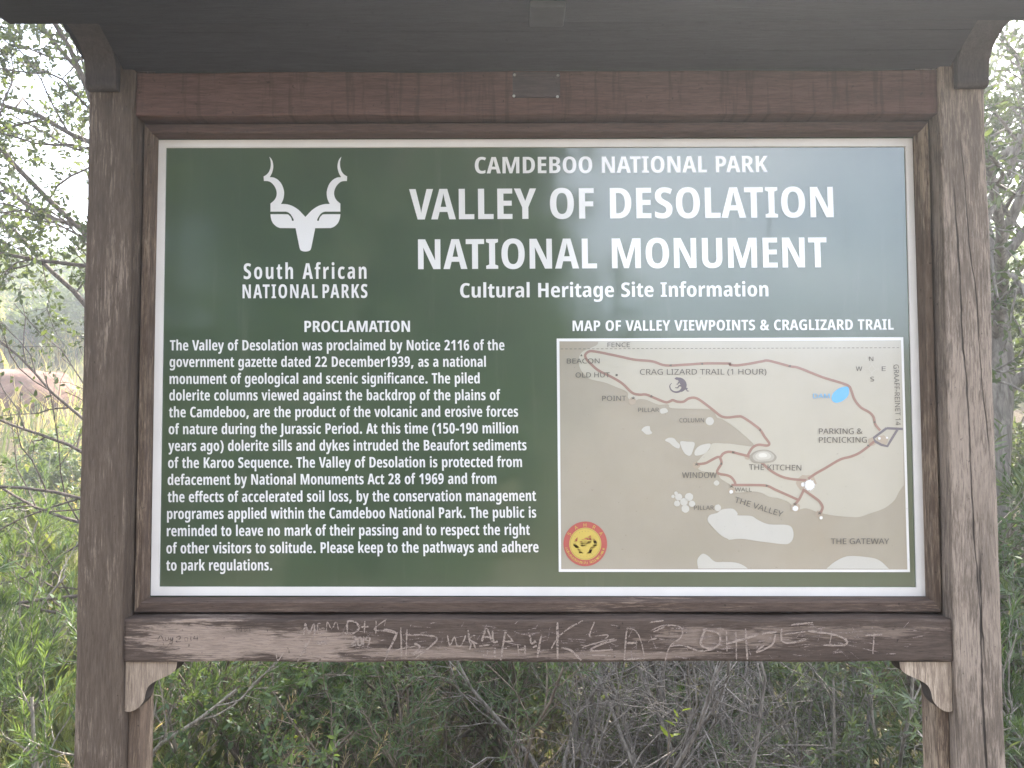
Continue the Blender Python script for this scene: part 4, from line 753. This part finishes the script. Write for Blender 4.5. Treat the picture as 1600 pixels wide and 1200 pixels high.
def unit(v): return v / max(1e-9, np.linalg.norm(v))
def perp(d, r):
    a = r.normal(size=3); a -= d*np.dot(a, d); return unit(a)
class Plant:
    def __init__(s, seed): s.r = np.random.default_rng(seed); s.tv = []; s.tf = []; s.nv = 0; s.lp = []; s.ld = []; s.ls = []; s.le = []
    def tube(s, P, R, sides):
        P = np.asarray(P); n = len(P); t = np.gradient(P, axis=0); t /= np.linalg.norm(t, axis=1)[:, None] + 1e-9
        ref = np.array([.31, .87, .38]); a = np.cross(t, ref); a /= np.linalg.norm(a, axis=1)[:, None]+1e-9; b = np.cross(t, a)
        th = np.arange(sides)*2*math.pi/sides
        V = P[:, None] + (a[:, None]*np.cos(th)[None, :, None] + b[:, None]*np.sin(th)[None, :, None])*np.asarray(R)[:, None, None]
        s.tv.append(V.reshape(-1, 3)); i = np.arange(n-1)[:, None]*sides; j = np.arange(sides)[None]; j2 = (j+1) % sides
        s.tf.append((np.stack([i+j, i+j2, i+sides+j2, i+sides+j], -1).reshape(-1, 4) + s.nv)); s.nv += n*sides
    def branch(s, p, d, L, R, lv, C):
        c = C[lv]; n = c.get('seg', 6); r = s.r; P = [p]; D = [d]; p = p.copy()
        for i in range(n):
            d = unit(d + r.normal(size=3)*c.get('wan', .2) + np.array([0, 0, c.get('up', 0)])); p = p + d*L/n; P.append(p); D.append(d)
        R1 = R*c.get('tap', .45); s.tube(P, np.linspace(R, R1, n+1), c.get('sides', 4))
        if lv+1 < len(C):
            k = c.get('kids', 4); t0 = c.get('t0', .3)
            for q in range(k):
                t = t0 + (1-t0)*(q + r.uniform(0, .9))/k; x = t*n; i = min(n-1, int(x)); w_ = x-i
                a = math.radians(r.normal(c.get('ang', 45), c.get('sd', 12))); dd = unit(D[i]*math.cos(a) + perp(D[i], r)*math.sin(a))
                s.branch(P[i]*(1-w_)+P[i+1]*w_, dd, L*c.get('lr', .6)*r.uniform(.6, 1.15)*(1.1-.4*t), (R+(R1-R)*t)*c.get('rr', .6), lv+1, C)
        m = c.get('leaves', 0)
        if m:
            t0 = c.get('lt0', .15)
            for q in range(m):
                t = t0 + (1-t0)*(q + r.uniform(0, 1))/m; x = min(t, .999)*n; i = int(x); w_ = x-i
                a = math.radians(r.normal(c.get('la', 50), 14)); dd = unit(D[i]*math.cos(a) + perp(D[i], r)*math.sin(a) + np.array([0, 0, c.get('lup', 0)]))
                s.lp.append(P[i]*(1-w_)+P[i+1]*w_); s.ld.append(dd); s.ls.append(c.get('lsize', .03)*r.uniform(.65, 1.25)); s.le.append(c.get('lw', .5))
    def wood_mesh(s, name):
        return np_mesh(name, np.concatenate(s.tv), np.concatenate(s.tf), True)
    def leaf_mesh(s, name, narrow=False):
        return leaf_cloud(name, np.array(s.lp), np.array(s.ld), np.array(s.ls), np.array(s.le), s.r, narrow)
def np_mesh(name, V, F, smooth=False):
    me = bpy.data.meshes.new(name); n, k = F.shape
    me.vertices.add(len(V)); me.vertices.foreach_set('co', np.ascontiguousarray(V, np.float32).ravel())
    me.loops.add(n*k); me.loops.foreach_set('vertex_index', np.ascontiguousarray(F, np.int32).ravel())
    me.polygons.add(n); me.polygons.foreach_set('loop_start', np.arange(0, n*k, k, dtype=np.int32)); me.polygons.foreach_set('loop_total', np.full(n, k, np.int32))
    if smooth: me.polygons.foreach_set('use_smooth', np.ones(n, bool))
    me.update(calc_edges=True); return me
def leaf_cloud(name, P, D, L, W, r, narrow=False):
    n = len(P); nn = r.normal(size=(n, 3)) + np.array([0, 0, .6]); side = np.cross(D, nn); side /= np.linalg.norm(side, axis=1)[:, None]+1e-9; up_ = np.cross(side, D)
    L = L[:, None]; W = (L*W[:, None]*.5)
    droop = -up_*L*r.uniform(-.05, .25, (n, 1))
    if narrow:
        V = np.stack([P, P+D*L*.4+side*W, P+D*L+droop, P+D*L*.4-side*W], 1); F = np.arange(n*4).reshape(n, 4)
    else:
        cup = up_*W*.35
        V = np.stack([P, P+D*L*.32+side*W*.95+cup, P+D*L*.7+side*W*.72+cup+droop*.5, P+D*L+droop, P+D*L*.7-side*W*.72+cup+droop*.5, P+D*L*.32-side*W*.95+cup], 1); F = np.arange(n*6).reshape(n, 6)
    return np_mesh(name, V.reshape(-1, 3), F)

def plant_thing(name, P, wood_m, leaf_m, label, cat, group, loc, rz=0, s=1, wood_part='branches', leaf_part='foliage', narrow=False):
    root = tag(empty(name, loc, rz, s), label, cat, group)
    if P.tv: link(wood_part, P.wood_mesh(wood_part), wood_m, root)
    if P.lp: tag(link(leaf_part, P.leaf_mesh(leaf_part, narrow), leaf_m, root), kind='stuff')
    return root
def copy_thing(src, loc, rz, s, label, group=None):
    c = src.copy(); COL.objects.link(c); c.location = loc; c.rotation_euler.z = rz; c.scale = (s, s, s); c['label'] = label
    if group: c['group'] = group
    for ch in src.children:
        k = ch.copy(); COL.objects.link(k); k.parent = c
    return c
def at(x, y, dz=-.02): return (x, y, hill(x, y)+dz)
V3 = lambda *a: np.array(a, float)

# open leafy tree left of the board, its boughs hanging across the sky
P = Plant(11)
limb = [dict(seg=9, wan=.13, up=.02, kids=9, t0=.1, ang=48, lr=.42, rr=.5, tap=.35, sides=6), dict(seg=7, wan=.26, up=.0, kids=7, t0=.15, ang=46, lr=.55, rr=.55, sides=4, leaves=3, lsize=.03, lw=.52),
        dict(seg=5, wan=.28, up=.02, kids=4, t0=.2, ang=45, lr=.6, rr=.6, sides=3, leaves=7, lsize=.026, lw=.6, la=55), dict(seg=3, wan=.25, sides=3, leaves=10, lsize=.027, lw=.52, la=55, lt0=.1)]
base = V3(0, 0, 0); tr_ = [base, V3(.03, .02, .5), V3(-.02, .05, 1.0), V3(.03, .05, 1.5), V3(.0, .02, 2.0), V3(.03, 0, 2.6)]; P.tube(tr_, [.06, .054, .048, .043, .036, .028], 8)
for (z, dx, dy, dz, L, R_b) in ((1.62, -1, .25, .62, 1.7, .028), (1.9, -.8, -.3, .7, 1.7, .028), (2.1, -.9, .2, .55, 1.8, .03), (2.3, -.55, -.1, .9, 1.7, .03), (2.5, -.2, .2, 1, 1.5, .03), (2.45, -.75, -.35, .5, 1.7, .026), (2.6, .4, 0, .9, 1.3, .026), (2.2, .7, .3, .6, 1.2, .022), (2.0, -.6, -.7, .35, 1.3, .02), (2.62, -.7, -.15, .8, 1.6, .026)):
    t = min(4.99, z/.53); P.branch(V3(.02, .02, z), unit(V3(dx, dy, dz)), L, R_b*.52, 0, limb)
plant_thing('leafy_tree', P, M['bark_dark'], M['leaf_tree'], 'open leafy tree with thin dark boughs against the bright sky left of the board', 'tree', None, at(-1.72, 2.2), 0, 1, 'trunk', 'crown')

# bare lower boughs that arch in front of the hillside
P = Plant(23); C2 = [dict(seg=10, wan=.12, up=.035, kids=8, t0=.1, ang=40, lr=.5, rr=.55, tap=.3, sides=5), dict(seg=6, wan=.2, up=.04, kids=4, ang=40, lr=.55, rr=.6, sides=4, leaves=1, lsize=.028), dict(seg=4, wan=.25, sides=3, leaves=3, lsize=.028, lw=.5)]
P.tube([V3(0, 0, 0), V3(-.02, 0, .6), V3(.02, .02, 1.25)], [.03, .024, .016], 6)
for z, dx, dy, dz, L in ((.85, -1, -.1, -.1, 1.3), (1.0, -1, .1, .1, 1.4), (1.1, -1, -.2, .18, 1.2), (1.2, -1, .15, .25, 1.3), (1.25, -.6, 0, .6, 1.0), (.7, -1, .05, .0, 1.1)): P.branch(V3(0, .01, z), unit(V3(dx, dy, dz)), L, .0085, 0, C2)
plant_thing('bare_shrub', P, M['bark_dark'], M['leaf_tree'], 'nearly bare shrub with dark arching twigs left of the board above the boulder', 'shrub', None, at(-1.45, 1.75), 0, 1)

# dense trees on the right and behind
def dense_tree(seed, H, spread, leaf, lw=.4, lsize=.055, kids=8, trunk=.11, lean=0., low=.3, dens=24):
    P = Plant(seed)
    C = [dict(seg=8, wan=.10, up=.08, kids=kids, t0=low, ang=58, lr=spread, rr=.38, tap=.3, sides=8), dict(seg=7, wan=.2, up=.02, kids=10, t0=.12, ang=48, lr=.5, rr=.55, sides=5),
         dict(seg=5, wan=.25, up=.0, kids=8, t0=.1, ang=50, lr=.6, rr=.6, sides=3, leaves=4, lsize=lsize, lw=lw), dict(seg=4, wan=.25, sides=3, leaves=dens, lsize=lsize, lw=lw, la=50, lt0=.03)]
    P.branch(V3(0, 0, 0), unit(V3(lean, 0, 1)), H, trunk, 0, C); return P
t_a = plant_thing('dense_tree', dense_tree(31, 4.2, .50, 'x', kids=13, trunk=.11, lean=.30, low=.25, dens=22, lsize=.038), M['bark_grey'], M['leaf_dense'], 'dense tree with a thick leaning grey trunk right of the board', 'tree', 'trees behind the board', at(2.12, 2.55), 0, 1, 'trunk', 'crown')
t_b = plant_thing('dense_tree', dense_tree(47, 4.6, .45, 'x', kids=16, lsize=.06, low=.12), M['bark_grey'], M['leaf_dense'], 'dark dense tree standing furthest right behind the board', 'tree', 'trees behind the board', at(5.1, 3.9), 0, 1, 'trunk', 'crown')
copy_thing(t_b, at(1.25, 4.5), 2.1, .92, 'dark dense tree rising right behind the middle of the board')
copy_thing(t_a, at(1.3, 5.4), 3.6, 1.0, 'grey trunked dense tree behind the right half of the board')
# trees across the track, seen only as reflections in the glossy panel
for k, (x, y, rz, sc, lab) in enumerate(((-1.25, -6.6, .6, 1.05, 'dense tree across the clearing nearest the middle of the mirrored row'), (-2.3, -6.2, 2.9, 1.15, 'second dense tree of the row mirrored in the left of the panel'), (-3.4, -5.9, 4.4, 1.15, 'third dense tree of the row mirrored in the left of the panel'),
        (-1.9, -8.4, 1.9, 1.45, 'tall dense tree behind the mirrored row, towards the middle'), (-4.2, -8.0, 5.4, 1.4, 'tall dense tree behind the mirrored row, at its outer end'), (-3.0, -9.3, 2.2, 1.75, 'tallest dense tree standing furthest back behind the mirrored row'), (-1.5, -9.6, 4.0, 1.6, 'tall dense tree furthest back towards the middle of the mirrored row'), (-4.0, -10.2, 3.1, 1.8, 'tall dense tree furthest back at the outer end of the mirrored row'), (-2.5, -8.1, 5.0, 1.4, 'tall dense tree in the second rank of the mirrored row'), (-2.9, -7.2, 1.2, 1.3, 'dense tree filling the middle gap of the mirrored row'), (-4.6, -6.6, .3, 1.2, 'outermost dense tree of the front of the mirrored row'), (-1.2, -7.6, 3.6, 1.15, 'dense tree close behind the first of the mirrored row'))):
    copy_thing(t_b, at(x, y, -.1), rz, sc, lab, 'trees across the clearing')
copy_thing(t_b, at(3.05, 3.5), 3.0, .5, 'low bushy tree between the leaning trunk and the furthest tree on the right')
# needle-leaved shrub with pale twigs
def needle_shrub(seed, H=1.25, stems=9):
    P = Plant(seed); r = P.r
    C = [dict(seg=8, wan=.16, up=.10, kids=6, t0=.35, ang=34, lr=.45, rr=.6, tap=.4, sides=5), dict(seg=6, wan=.2, up=.12, kids=3, t0=.35, ang=30, lr=.55, rr=.7, sides=4, leaves=16, lsize=.052, lw=.085, la=32, lup=.25, lt0=.45),
         dict(seg=4, wan=.15, up=.15, sides=3, leaves=34, lsize=.056, lw=.085, la=34, lup=.3, lt0=.3)]
    for k in range(stems):
        a = r.uniform(0, 6.28); P.branch(V3(.08*math.cos(a), .08*math.sin(a), 0), unit(V3(.55*math.cos(a), .55*math.sin(a), 1.0)), H*r.uniform(.65, 1.05), .011, 0, C)
    return P
n_a = plant_thing('needle_shrub', needle_shrub(61), M['twig_pale'], M['leaf_needle'], 'fine needle-leaved green shrub with pale twisted stems beside the left post', 'shrub', 'needle-leaved shrubs', at(-1.62, 1.0), 0, 1.0, narrow=True)
n_b = plant_thing('needle_shrub', needle_shrub(62, 1.1, 10), M['twig_pale'], M['leaf_needle'], 'bushy bright green needle-leaved shrub below the boulder at far left', 'shrub', 'needle-leaved shrubs', at(-2.25, 1.35), 0, 1, narrow=True)
copy_thing(n_a, at(-1.95, .55), 2.2, .72, 'low needle-leaved shrub at the lower left edge among the grass')
copy_thing(n_b, at(-1.3, 1.55), 1.1, .85, 'needle-leaved shrub close behind the left post')
copy_thing(n_b, at(1.9, 1.15), 2.5, 1.02, 'green needle-leaved shrub beside the right post')
copy_thing(n_a, at(2.5, 1.7), 4.1, 1.15, 'tall needle-leaved shrub at the right edge below the grey trunk')
copy_thing(n_a, at(1.62, .75), 5.1, .62, 'low bright needle-leaved shrub at the foot of the right post')

# leafy shrubs under the board
def leafy_shrub(seed, H, stems, lsize, lw, dens=12, ang=44):
    P = Plant(seed); r = P.r
    C = [dict(seg=7, wan=.2, up=.06, kids=8, t0=.15, ang=ang, lr=.5, rr=.6, tap=.4, sides=4), dict(seg=5, wan=.28, up=.05, kids=4, t0=.2, ang=ang, lr=.6, rr=.6, sides=3, leaves=5, lsize=lsize, lw=lw),
         dict(seg=4, wan=.25, up=.05, sides=3, leaves=dens, lsize=lsize, lw=lw, la=48, lt0=.1)]
    for k in range(stems):
        a = r.uniform(0, 6.28); q = r.uniform(.3, 1.1); P.branch(V3(.1*math.cos(a), .1*math.sin(a), 0), unit(V3(q*math.cos(a), q*math.sin(a), 1.0)), H*r.uniform(.6, 1.05), .009, 0, C)
    return P
s_a = plant_thing('leafy_shrub', leafy_shrub(71, .95, 11, .026, .40, 13), M['twig_brown'], M['leaf_shrub'], 'dark small-leaved shrub under the left part of the board', 'shrub', 'shrubs under the board', at(-.72, 1.55))
s_b = plant_thing('leafy_shrub', leafy_shrub(72, .95, 10, .042, .17, 16), M['twig_pale'], M['leaf_grey'], 'grey-green narrow-leaved shrub under the right part of the board', 'shrub', 'shrubs under the board', at(1.05, 1.5))
s_c = plant_thing('leafy_shrub', leafy_shrub(73, .85, 12, .034, .10, 20, 36), M['twig_brown'], M['leaf_shrub'], 'feathery dark green shrub just left of the bare twigs', 'shrub', 'shrubs under the board', at(-.22, 1.35))
for src, x, y, rz, sc, lab in ((s_c, -.45, 2.0, 1.3, 1.1, 'feathery dark green shrub behind the small-leaved one'), (s_a, -1.15, 1.95, 2.6, 1.0, 'small-leaved shrub seen beside the left bracket'), (s_a, -.25, 2.6, 4, 1.15, 'dark small-leaved shrub at the back left under the rail'),
                               (s_b, .72, 2.1, 2.2, 1.1, 'grey-green shrub behind the bare twigs'), (s_b, 1.45, 1.9, 4.4, 1.0, 'grey-green shrub seen left of the right bracket'), (s_c, .35, 2.3, 3.1, 1.15, 'feathery shrub at the back under the middle of the rail'),
                               (s_c, .08, 1.85, .4, 1.1, 'feathery shrub directly behind the bare twigs'), (s_a, .55, 2.75, 5.1, 1.2, 'dark small-leaved shrub at the back behind the bare twigs'), (s_a, 1.15, 2.7, .8, 1.2, 'dark small-leaved shrub at the back right under the rail'), (s_b, 1.3, 1.0, 1.7, .62, 'low grey-green shrub at the lower right under the board'), (s_c, .62, 1.3, 5.2, .7, 'low feathery shrub right of the bare twigs'),
                               (s_a, 1.75, 2.4, 3.3, 1.25, 'small-leaved shrub right of the right post'), (s_b, 2.2, 2.1, 5.0, 1.3, 'grey-green shrub at the foot of the leaning trunk'), (s_a, -.95, 1.05, 5.5, .55, 'low small-leaved shrub among the feathery grass')):
    copy_thing(src, at(x, y), rz, sc, lab)

# tangle of bare grey twigs
def twig_shrub(seed, H, stems):
    P = Plant(seed); r = P.r
    C = [dict(seg=8, wan=.2, up=.02, kids=9, t0=.12, ang=48, lr=.55, rr=.5, tap=.35, sides=5), dict(seg=6, wan=.24, up=.0, kids=6, t0=.15, ang=52, lr=.55, rr=.55, sides=4), dict(seg=4, wan=.22, kids=3, t0=.2, ang=50, lr=.5, rr=.7, sides=3), dict(seg=3, wan=.2, sides=3)]
    for k in range(stems):
        a = r.uniform(0, 6.28); q = r.uniform(.2, .9); P.branch(V3(.07*math.cos(a), .07*math.sin(a), 0), unit(V3(q*math.cos(a), q*math.sin(a), 1.0)), H*r.uniform(.7, 1.1), .0105, 0, C)
    return P
w_a = plant_thing('dead_shrub', twig_shrub(81, 1.0, 8), M['twig_grey'], None, 'bare grey tangle of dead twigs under the middle of the board', 'shrub', 'dead shrubs', at(.22, 1.05))
for x, y, rz, sc, lab in ((.52, 1.35, 2, 1.0, 'bare grey twigs right of the middle tangle'), (.85, 1.25, 1.1, .8, 'bare twigs mixed with the grey-green shrub'), (-1.95, 1.6, 3, .75, 'pale dead twigs below the boulder'), (2.35, 1.35, 5.6, 1.2, 'pale dead twigs at the right edge beside the post')):
    copy_thing(w_a, at(x, y), rz, sc, lab)
# a few stems and lime green shoots
def shoot(seed, H, nl):
    P = Plant(seed); P.branch(V3(0, 0, 0), unit(V3(.1, 0, 1)), H, .004, 0, [dict(seg=7, wan=.08, kids=4, t0=.45, ang=35, lr=.3, rr=.6, sides=4, leaves=nl, lsize=.04, lw=.3, lt0=.4), dict(seg=3, wan=.1, sides=3, leaves=6, lsize=.035, lw=.3)]); return P
y_a = plant_thing('green_shoot', shoot(91, .75, 10), M['twig_brown'], M['leaf_lime'], 'slender lime green shoot in front of the bare twigs', 'shoot', 'lime green shoots', at(.33, .75))
for x, y, rz, sc, lab in ((-.42, .95, 2, .75, 'lime green shoot in the dark shrub left of the middle'), (-.66, 1.1, 1, .8, 'lime green shoot nearest the left bracket'), (1.66, 1.3, 4, 1.8, 'lime green shoot at the right edge under the grey trunk'), (-1.75, .75, 3, .8, 'lime green shoot in the lower left grass')):
    copy_thing(y_a, at(x, y), rz, sc, lab)

# grass
def blades(P, H, W, lean, r):
    n = len(P); a = r.uniform(0, 6.283, n); b = a + r.normal(0, 1.2, n); H = H*r.uniform(.45, 1.15, n); ln = lean*r.uniform(.2, 1.3, n)*H
    side = np.stack([np.cos(b), np.sin(b), 0*b], 1)*W*.5; out = np.stack([np.cos(a), np.sin(a), 0*a], 1)
    m = P + out*ln[:, None]*.3 + np.stack([0*H, 0*H, H*.55], 1); t = P + out*ln[:, None] + np.stack([0*H, 0*H, H*(1-.25*lean)], 1)
    V = np.stack([P-side, P+side, m+side*.75, t, m-side*.75], 1).reshape(-1, 3); return V, np.arange(n*5).reshape(n, 5)
def tuft_mesh(seed, n, rad, H, W, lean):
    r = np.random.default_rng(seed); a = r.uniform(0, 6.28, n); q = rad*np.sqrt(r.uniform(0, 1, n)); P = np.stack([q*np.cos(a), q*np.sin(a), 0*a-.02], 1); return np_mesh('blades', *blades(P, H, W, lean, r))
g_a = tag(empty('grass_tuft', at(-1.36, 1.0)), 'tall green grass tuft beside the lower left post', 'grass tuft', 'green grass tufts')
tag(link('blades', tuft_mesh(5, 420, .16, .62, .0045, .55), M['grass_green'], g_a), kind='stuff')
for k, (x, y, rz, sc, lab) in enumerate(((-1.62, 1.12, 1, 1.3, 'green grass tuft at the lower left corner'), (-1.22, 1.3, 2, 1.2, 'green grass tuft just behind the left post'), (-1.75, 1.55, 3, 1.15, 'green grass tuft under the needle-leaved shrub'), (-1.48, 1.35, 4, 1.25, 'green grass tuft between the left shrubs'),
        (-2.0, 1.9, .5, 1.3, 'green grass tuft below the boulder'), (-2.5, 2.5, 5, 1.4, 'green grass tuft in front of the boulder on the slope'), (-2.2, 2.9, 3, 1.5, 'green grass tuft right of the boulder'),
        (-.85, 1.2, 5, .9, 'short green grass tuft inside the left post'), (-.5, 1.15, 1.5, .8, 'green grass tuft in front of the small-leaved shrub'), (-.1, 1.0, 2.5, .7, 'green grass tuft left of the bare twigs'), (1.0, 1.1, 3.5, .8, 'green grass tuft at the lower right under the board'), (1.75, 1.2, 4.5, 1.0, 'green grass tuft outside the right post'))):
    copy_thing(g_a, at(x, y), rz, sc, lab)
# feathery dry grass with seed heads
def feather(seed):
    r = np.random.default_rng(seed); P = Plant(seed); lp = []; ld = []
    for k in range(16):
        a = r.uniform(0, 6.28); d = unit(V3(.28*math.cos(a), .28*math.sin(a), 1)); p = V3(.05*math.cos(a), .05*math.sin(a), 0); L = r.uniform(.42, .72); pts = [p]
        for i in range(7): d = unit(d + V3(.05*math.cos(a), .05*math.sin(a), -.03) + r.normal(size=3)*.04); p = p + d*L/7; pts.append(p)
        P.tube(pts, np.linspace(.0016, .0008, 8), 3)
        for q in range(70):
            t = 4.2 + 2.8*(q/70); i = min(6, int(t)); b = pts[i]*(1-(t-i)) + pts[min(7, i+1)]*(t-i); dd = unit(unit(pts[7]-pts[5])*1.3 + r.normal(size=3)*.55)
            P.lp.append(b); P.ld.append(dd); P.ls.append(r.uniform(.018, .04)); P.le.append(.09)
    return P
f_a = plant_thing('feather_grass', feather(7), M['grass_dry'], M['seed_head'], 'dry feathery grass clump at the lower left under the board', 'grass', 'feathery grass clumps', at(-.93, 1.0), 0, 1.1, 'stalks', 'seed_heads', True)
for x, y, rz, sc, lab in ((-.74, 1.0, 2, 1.0, 'dry feathery grass clump second from the left post'), (-.56, .95, 4, .92, 'dry feathery grass clump furthest right of the feathery clumps'), (-1.08, 1.1, 1, 1.0, 'dry feathery grass partly hidden by the left post'), (-1.55, 1.0, 3, 1.1, 'dry feathery grass outside the left post')):
    copy_thing(f_a, at(x, y), rz, sc, lab)
# sparse ground cover near the board and long grass on the hillside
r = np.random.default_rng(3)
def scatter(n, x0, x1, y0, y1, dens=None):
    x = r.uniform(x0, x1, n); y = r.uniform(y0, y1, n); return np.array([at(a, b) for a, b in zip(x, y)])
tag(link('undergrowth', np_mesh('undergrowth', *blades(scatter(16000, -3, 3.2, .3, 3.4), .16, .0035, .8, r)), M['grass_green']), kind='stuff')
cl = scatter(1800, -24, -2.6, 4.2, 24); near = np.repeat(cl, 26, 0) + r.normal(size=(len(cl)*26, 3))*np.array([.16, .16, 0])
for k in range(len(near)): near[k, 2] = hill(near[k, 0], near[k, 1]) - .02
sel = r.uniform(size=len(near)) < .5
tag(link('hillside_grass', np_mesh('hillside_grass', *blades(near[sel], .46, .013, .6, r)), M['grass_green']), kind='stuff')
tag(link('dry_hillside_grass', np_mesh('dry_hillside_grass', *blades(near[~sel], .55, .011, .6, r)), M['grass_dry']), kind='stuff')
# hillside bushes far back on the left
b_a = plant_thing('hillside_bush', leafy_shrub(101, .9, 10, .06, .4, 12), M['twig_pale'], M['leaf_grey'], 'grey-green bush on the grassy hillside behind the boulder', 'shrub', 'hillside bushes', at(-6.9, 9.9))
rr = random.Random(9)
for k in range(15):
    d_ = rr.uniform(11.5, 24); x = -d_*rr.uniform(.50, .74); y = d_-1.28
    copy_thing(b_a, at(x, y), rr.uniform(0, 6), rr.uniform(.6, 1.5), 'small grey-green bush far up the grassy hillside')
for k, (x, y, sc, lab) in enumerate(((3.5, 4.3, .9, 'grey-green bush low behind the leaning grey trunk'), (4.6, 6.2, 1.2, 'grey-green bush up the slope right of the board'), (6.4, 8.9, 1.7, 'broad bush further up the slope on the right'), (8.6, 12.5, 2.2, 'large bush high on the slope at the right edge'))):
    copy_thing(b_a, at(x, y), 1.3*k, sc, lab, 'bushes up the slope on the right')
for k, (x, y, sc, lab) in enumerate(((-2.9, 3.1, .75, 'grey-green bush left of the boulder in the grass'), (-2.45, 2.3, .6, 'low grey-green bush in front of the boulder'), (-3.35, 4.6, .7, 'grey-green bush close to the right of the boulder'))):
    copy_thing(b_a, at(x, y), 2.3*k, sc, lab, 'bushes around the boulder')
for x, y, rz, sc, lab in ((-2.75, 2.6, 2.0, .85, 'needle-leaved shrub on the slope left below the boulder'), (-2.1, 2.2, .7, .7, 'needle-leaved shrub on the slope right below the boulder')): copy_thing(n_b, at(x, y), rz, sc, lab)
# boulder
bm = bmesh.new(); bmesh.ops.create_icosphere(bm, subdivisions=5, radius=1)
from mathutils import noise as mn
for v in bm.verts:
    p = v.co.copy(); q = 1 + .22*mn.noise(p*1.1 + Vector((3, 1, 7))) + .07*mn.noise(p*3.1) + .02*mn.noise(p*9) + .008*mn.noise(p*22)
    v.co = Vector((p.x*.58*q, p.y*.46*q, p.z*.38*q))
n = N('red_dolerite'); c = n.co(); a = n.noise(c, 4, 7, .65); b = n.noise(c, 45, 6, .7)
col = n.mix(n.ramp(a, .3, .7), (.12, .062, .045), (.25, .150, .110)); col = n.mix(n.ramp(b, .45, .75, 0, .6), col, (.13, .10, .085)); col = n.mix(n.ramp(n.noise(c, 9, 3), .62, .7, 0, .4), col, (.33, .26, .20))
o = bm_obj('boulder', bm, n.done(n.bsdf(col, .9, .15, n.bump(b, .7, .02))), None, True); o.location = at(-5.5, 7.5, .0); o.rotation_euler = (.1, -.08, .5)
tag(o, 'rounded reddish brown boulder on the grassy slope left of the board', 'boulder')
bm = bmesh.new(); bmesh.ops.create_icosphere(bm, subdivisions=4, radius=1)
for v in bm.verts:
    p = v.co.copy(); q = 1 + .25*mn.noise(p*1.3 + Vector((8, 2, 1))) + .06*mn.noise(p*4); v.co = Vector((p.x*.22*q, p.y*.16*q, p.z*.09*q))
o2 = bm_obj('flat_stone', bm, o.data.materials[0], None, True); o2.location = at(-1.55, 2.1, .12); tag(o2, 'flat reddish stone half hidden behind the needle-leaved shrub', 'stone')

# ------------------------------------------------------------------ added volume standing in for lens glare, lifts the dark tones
bm = timber(-960, 960, -960, 960, -2.2, 13.0, 0)
n = N('glare_volume'); v_ = n.node('ShaderNodeVolumePrincipled', {'Color': (.95, .96, 1.0), 'Density': GLARE_HAZE, 'Anisotropy': .6})
n.t.links.new(v_.outputs[0], n.out.inputs['Volume'])
tag(bm_obj('glare_haze', bm, n.m), kind='stuff')
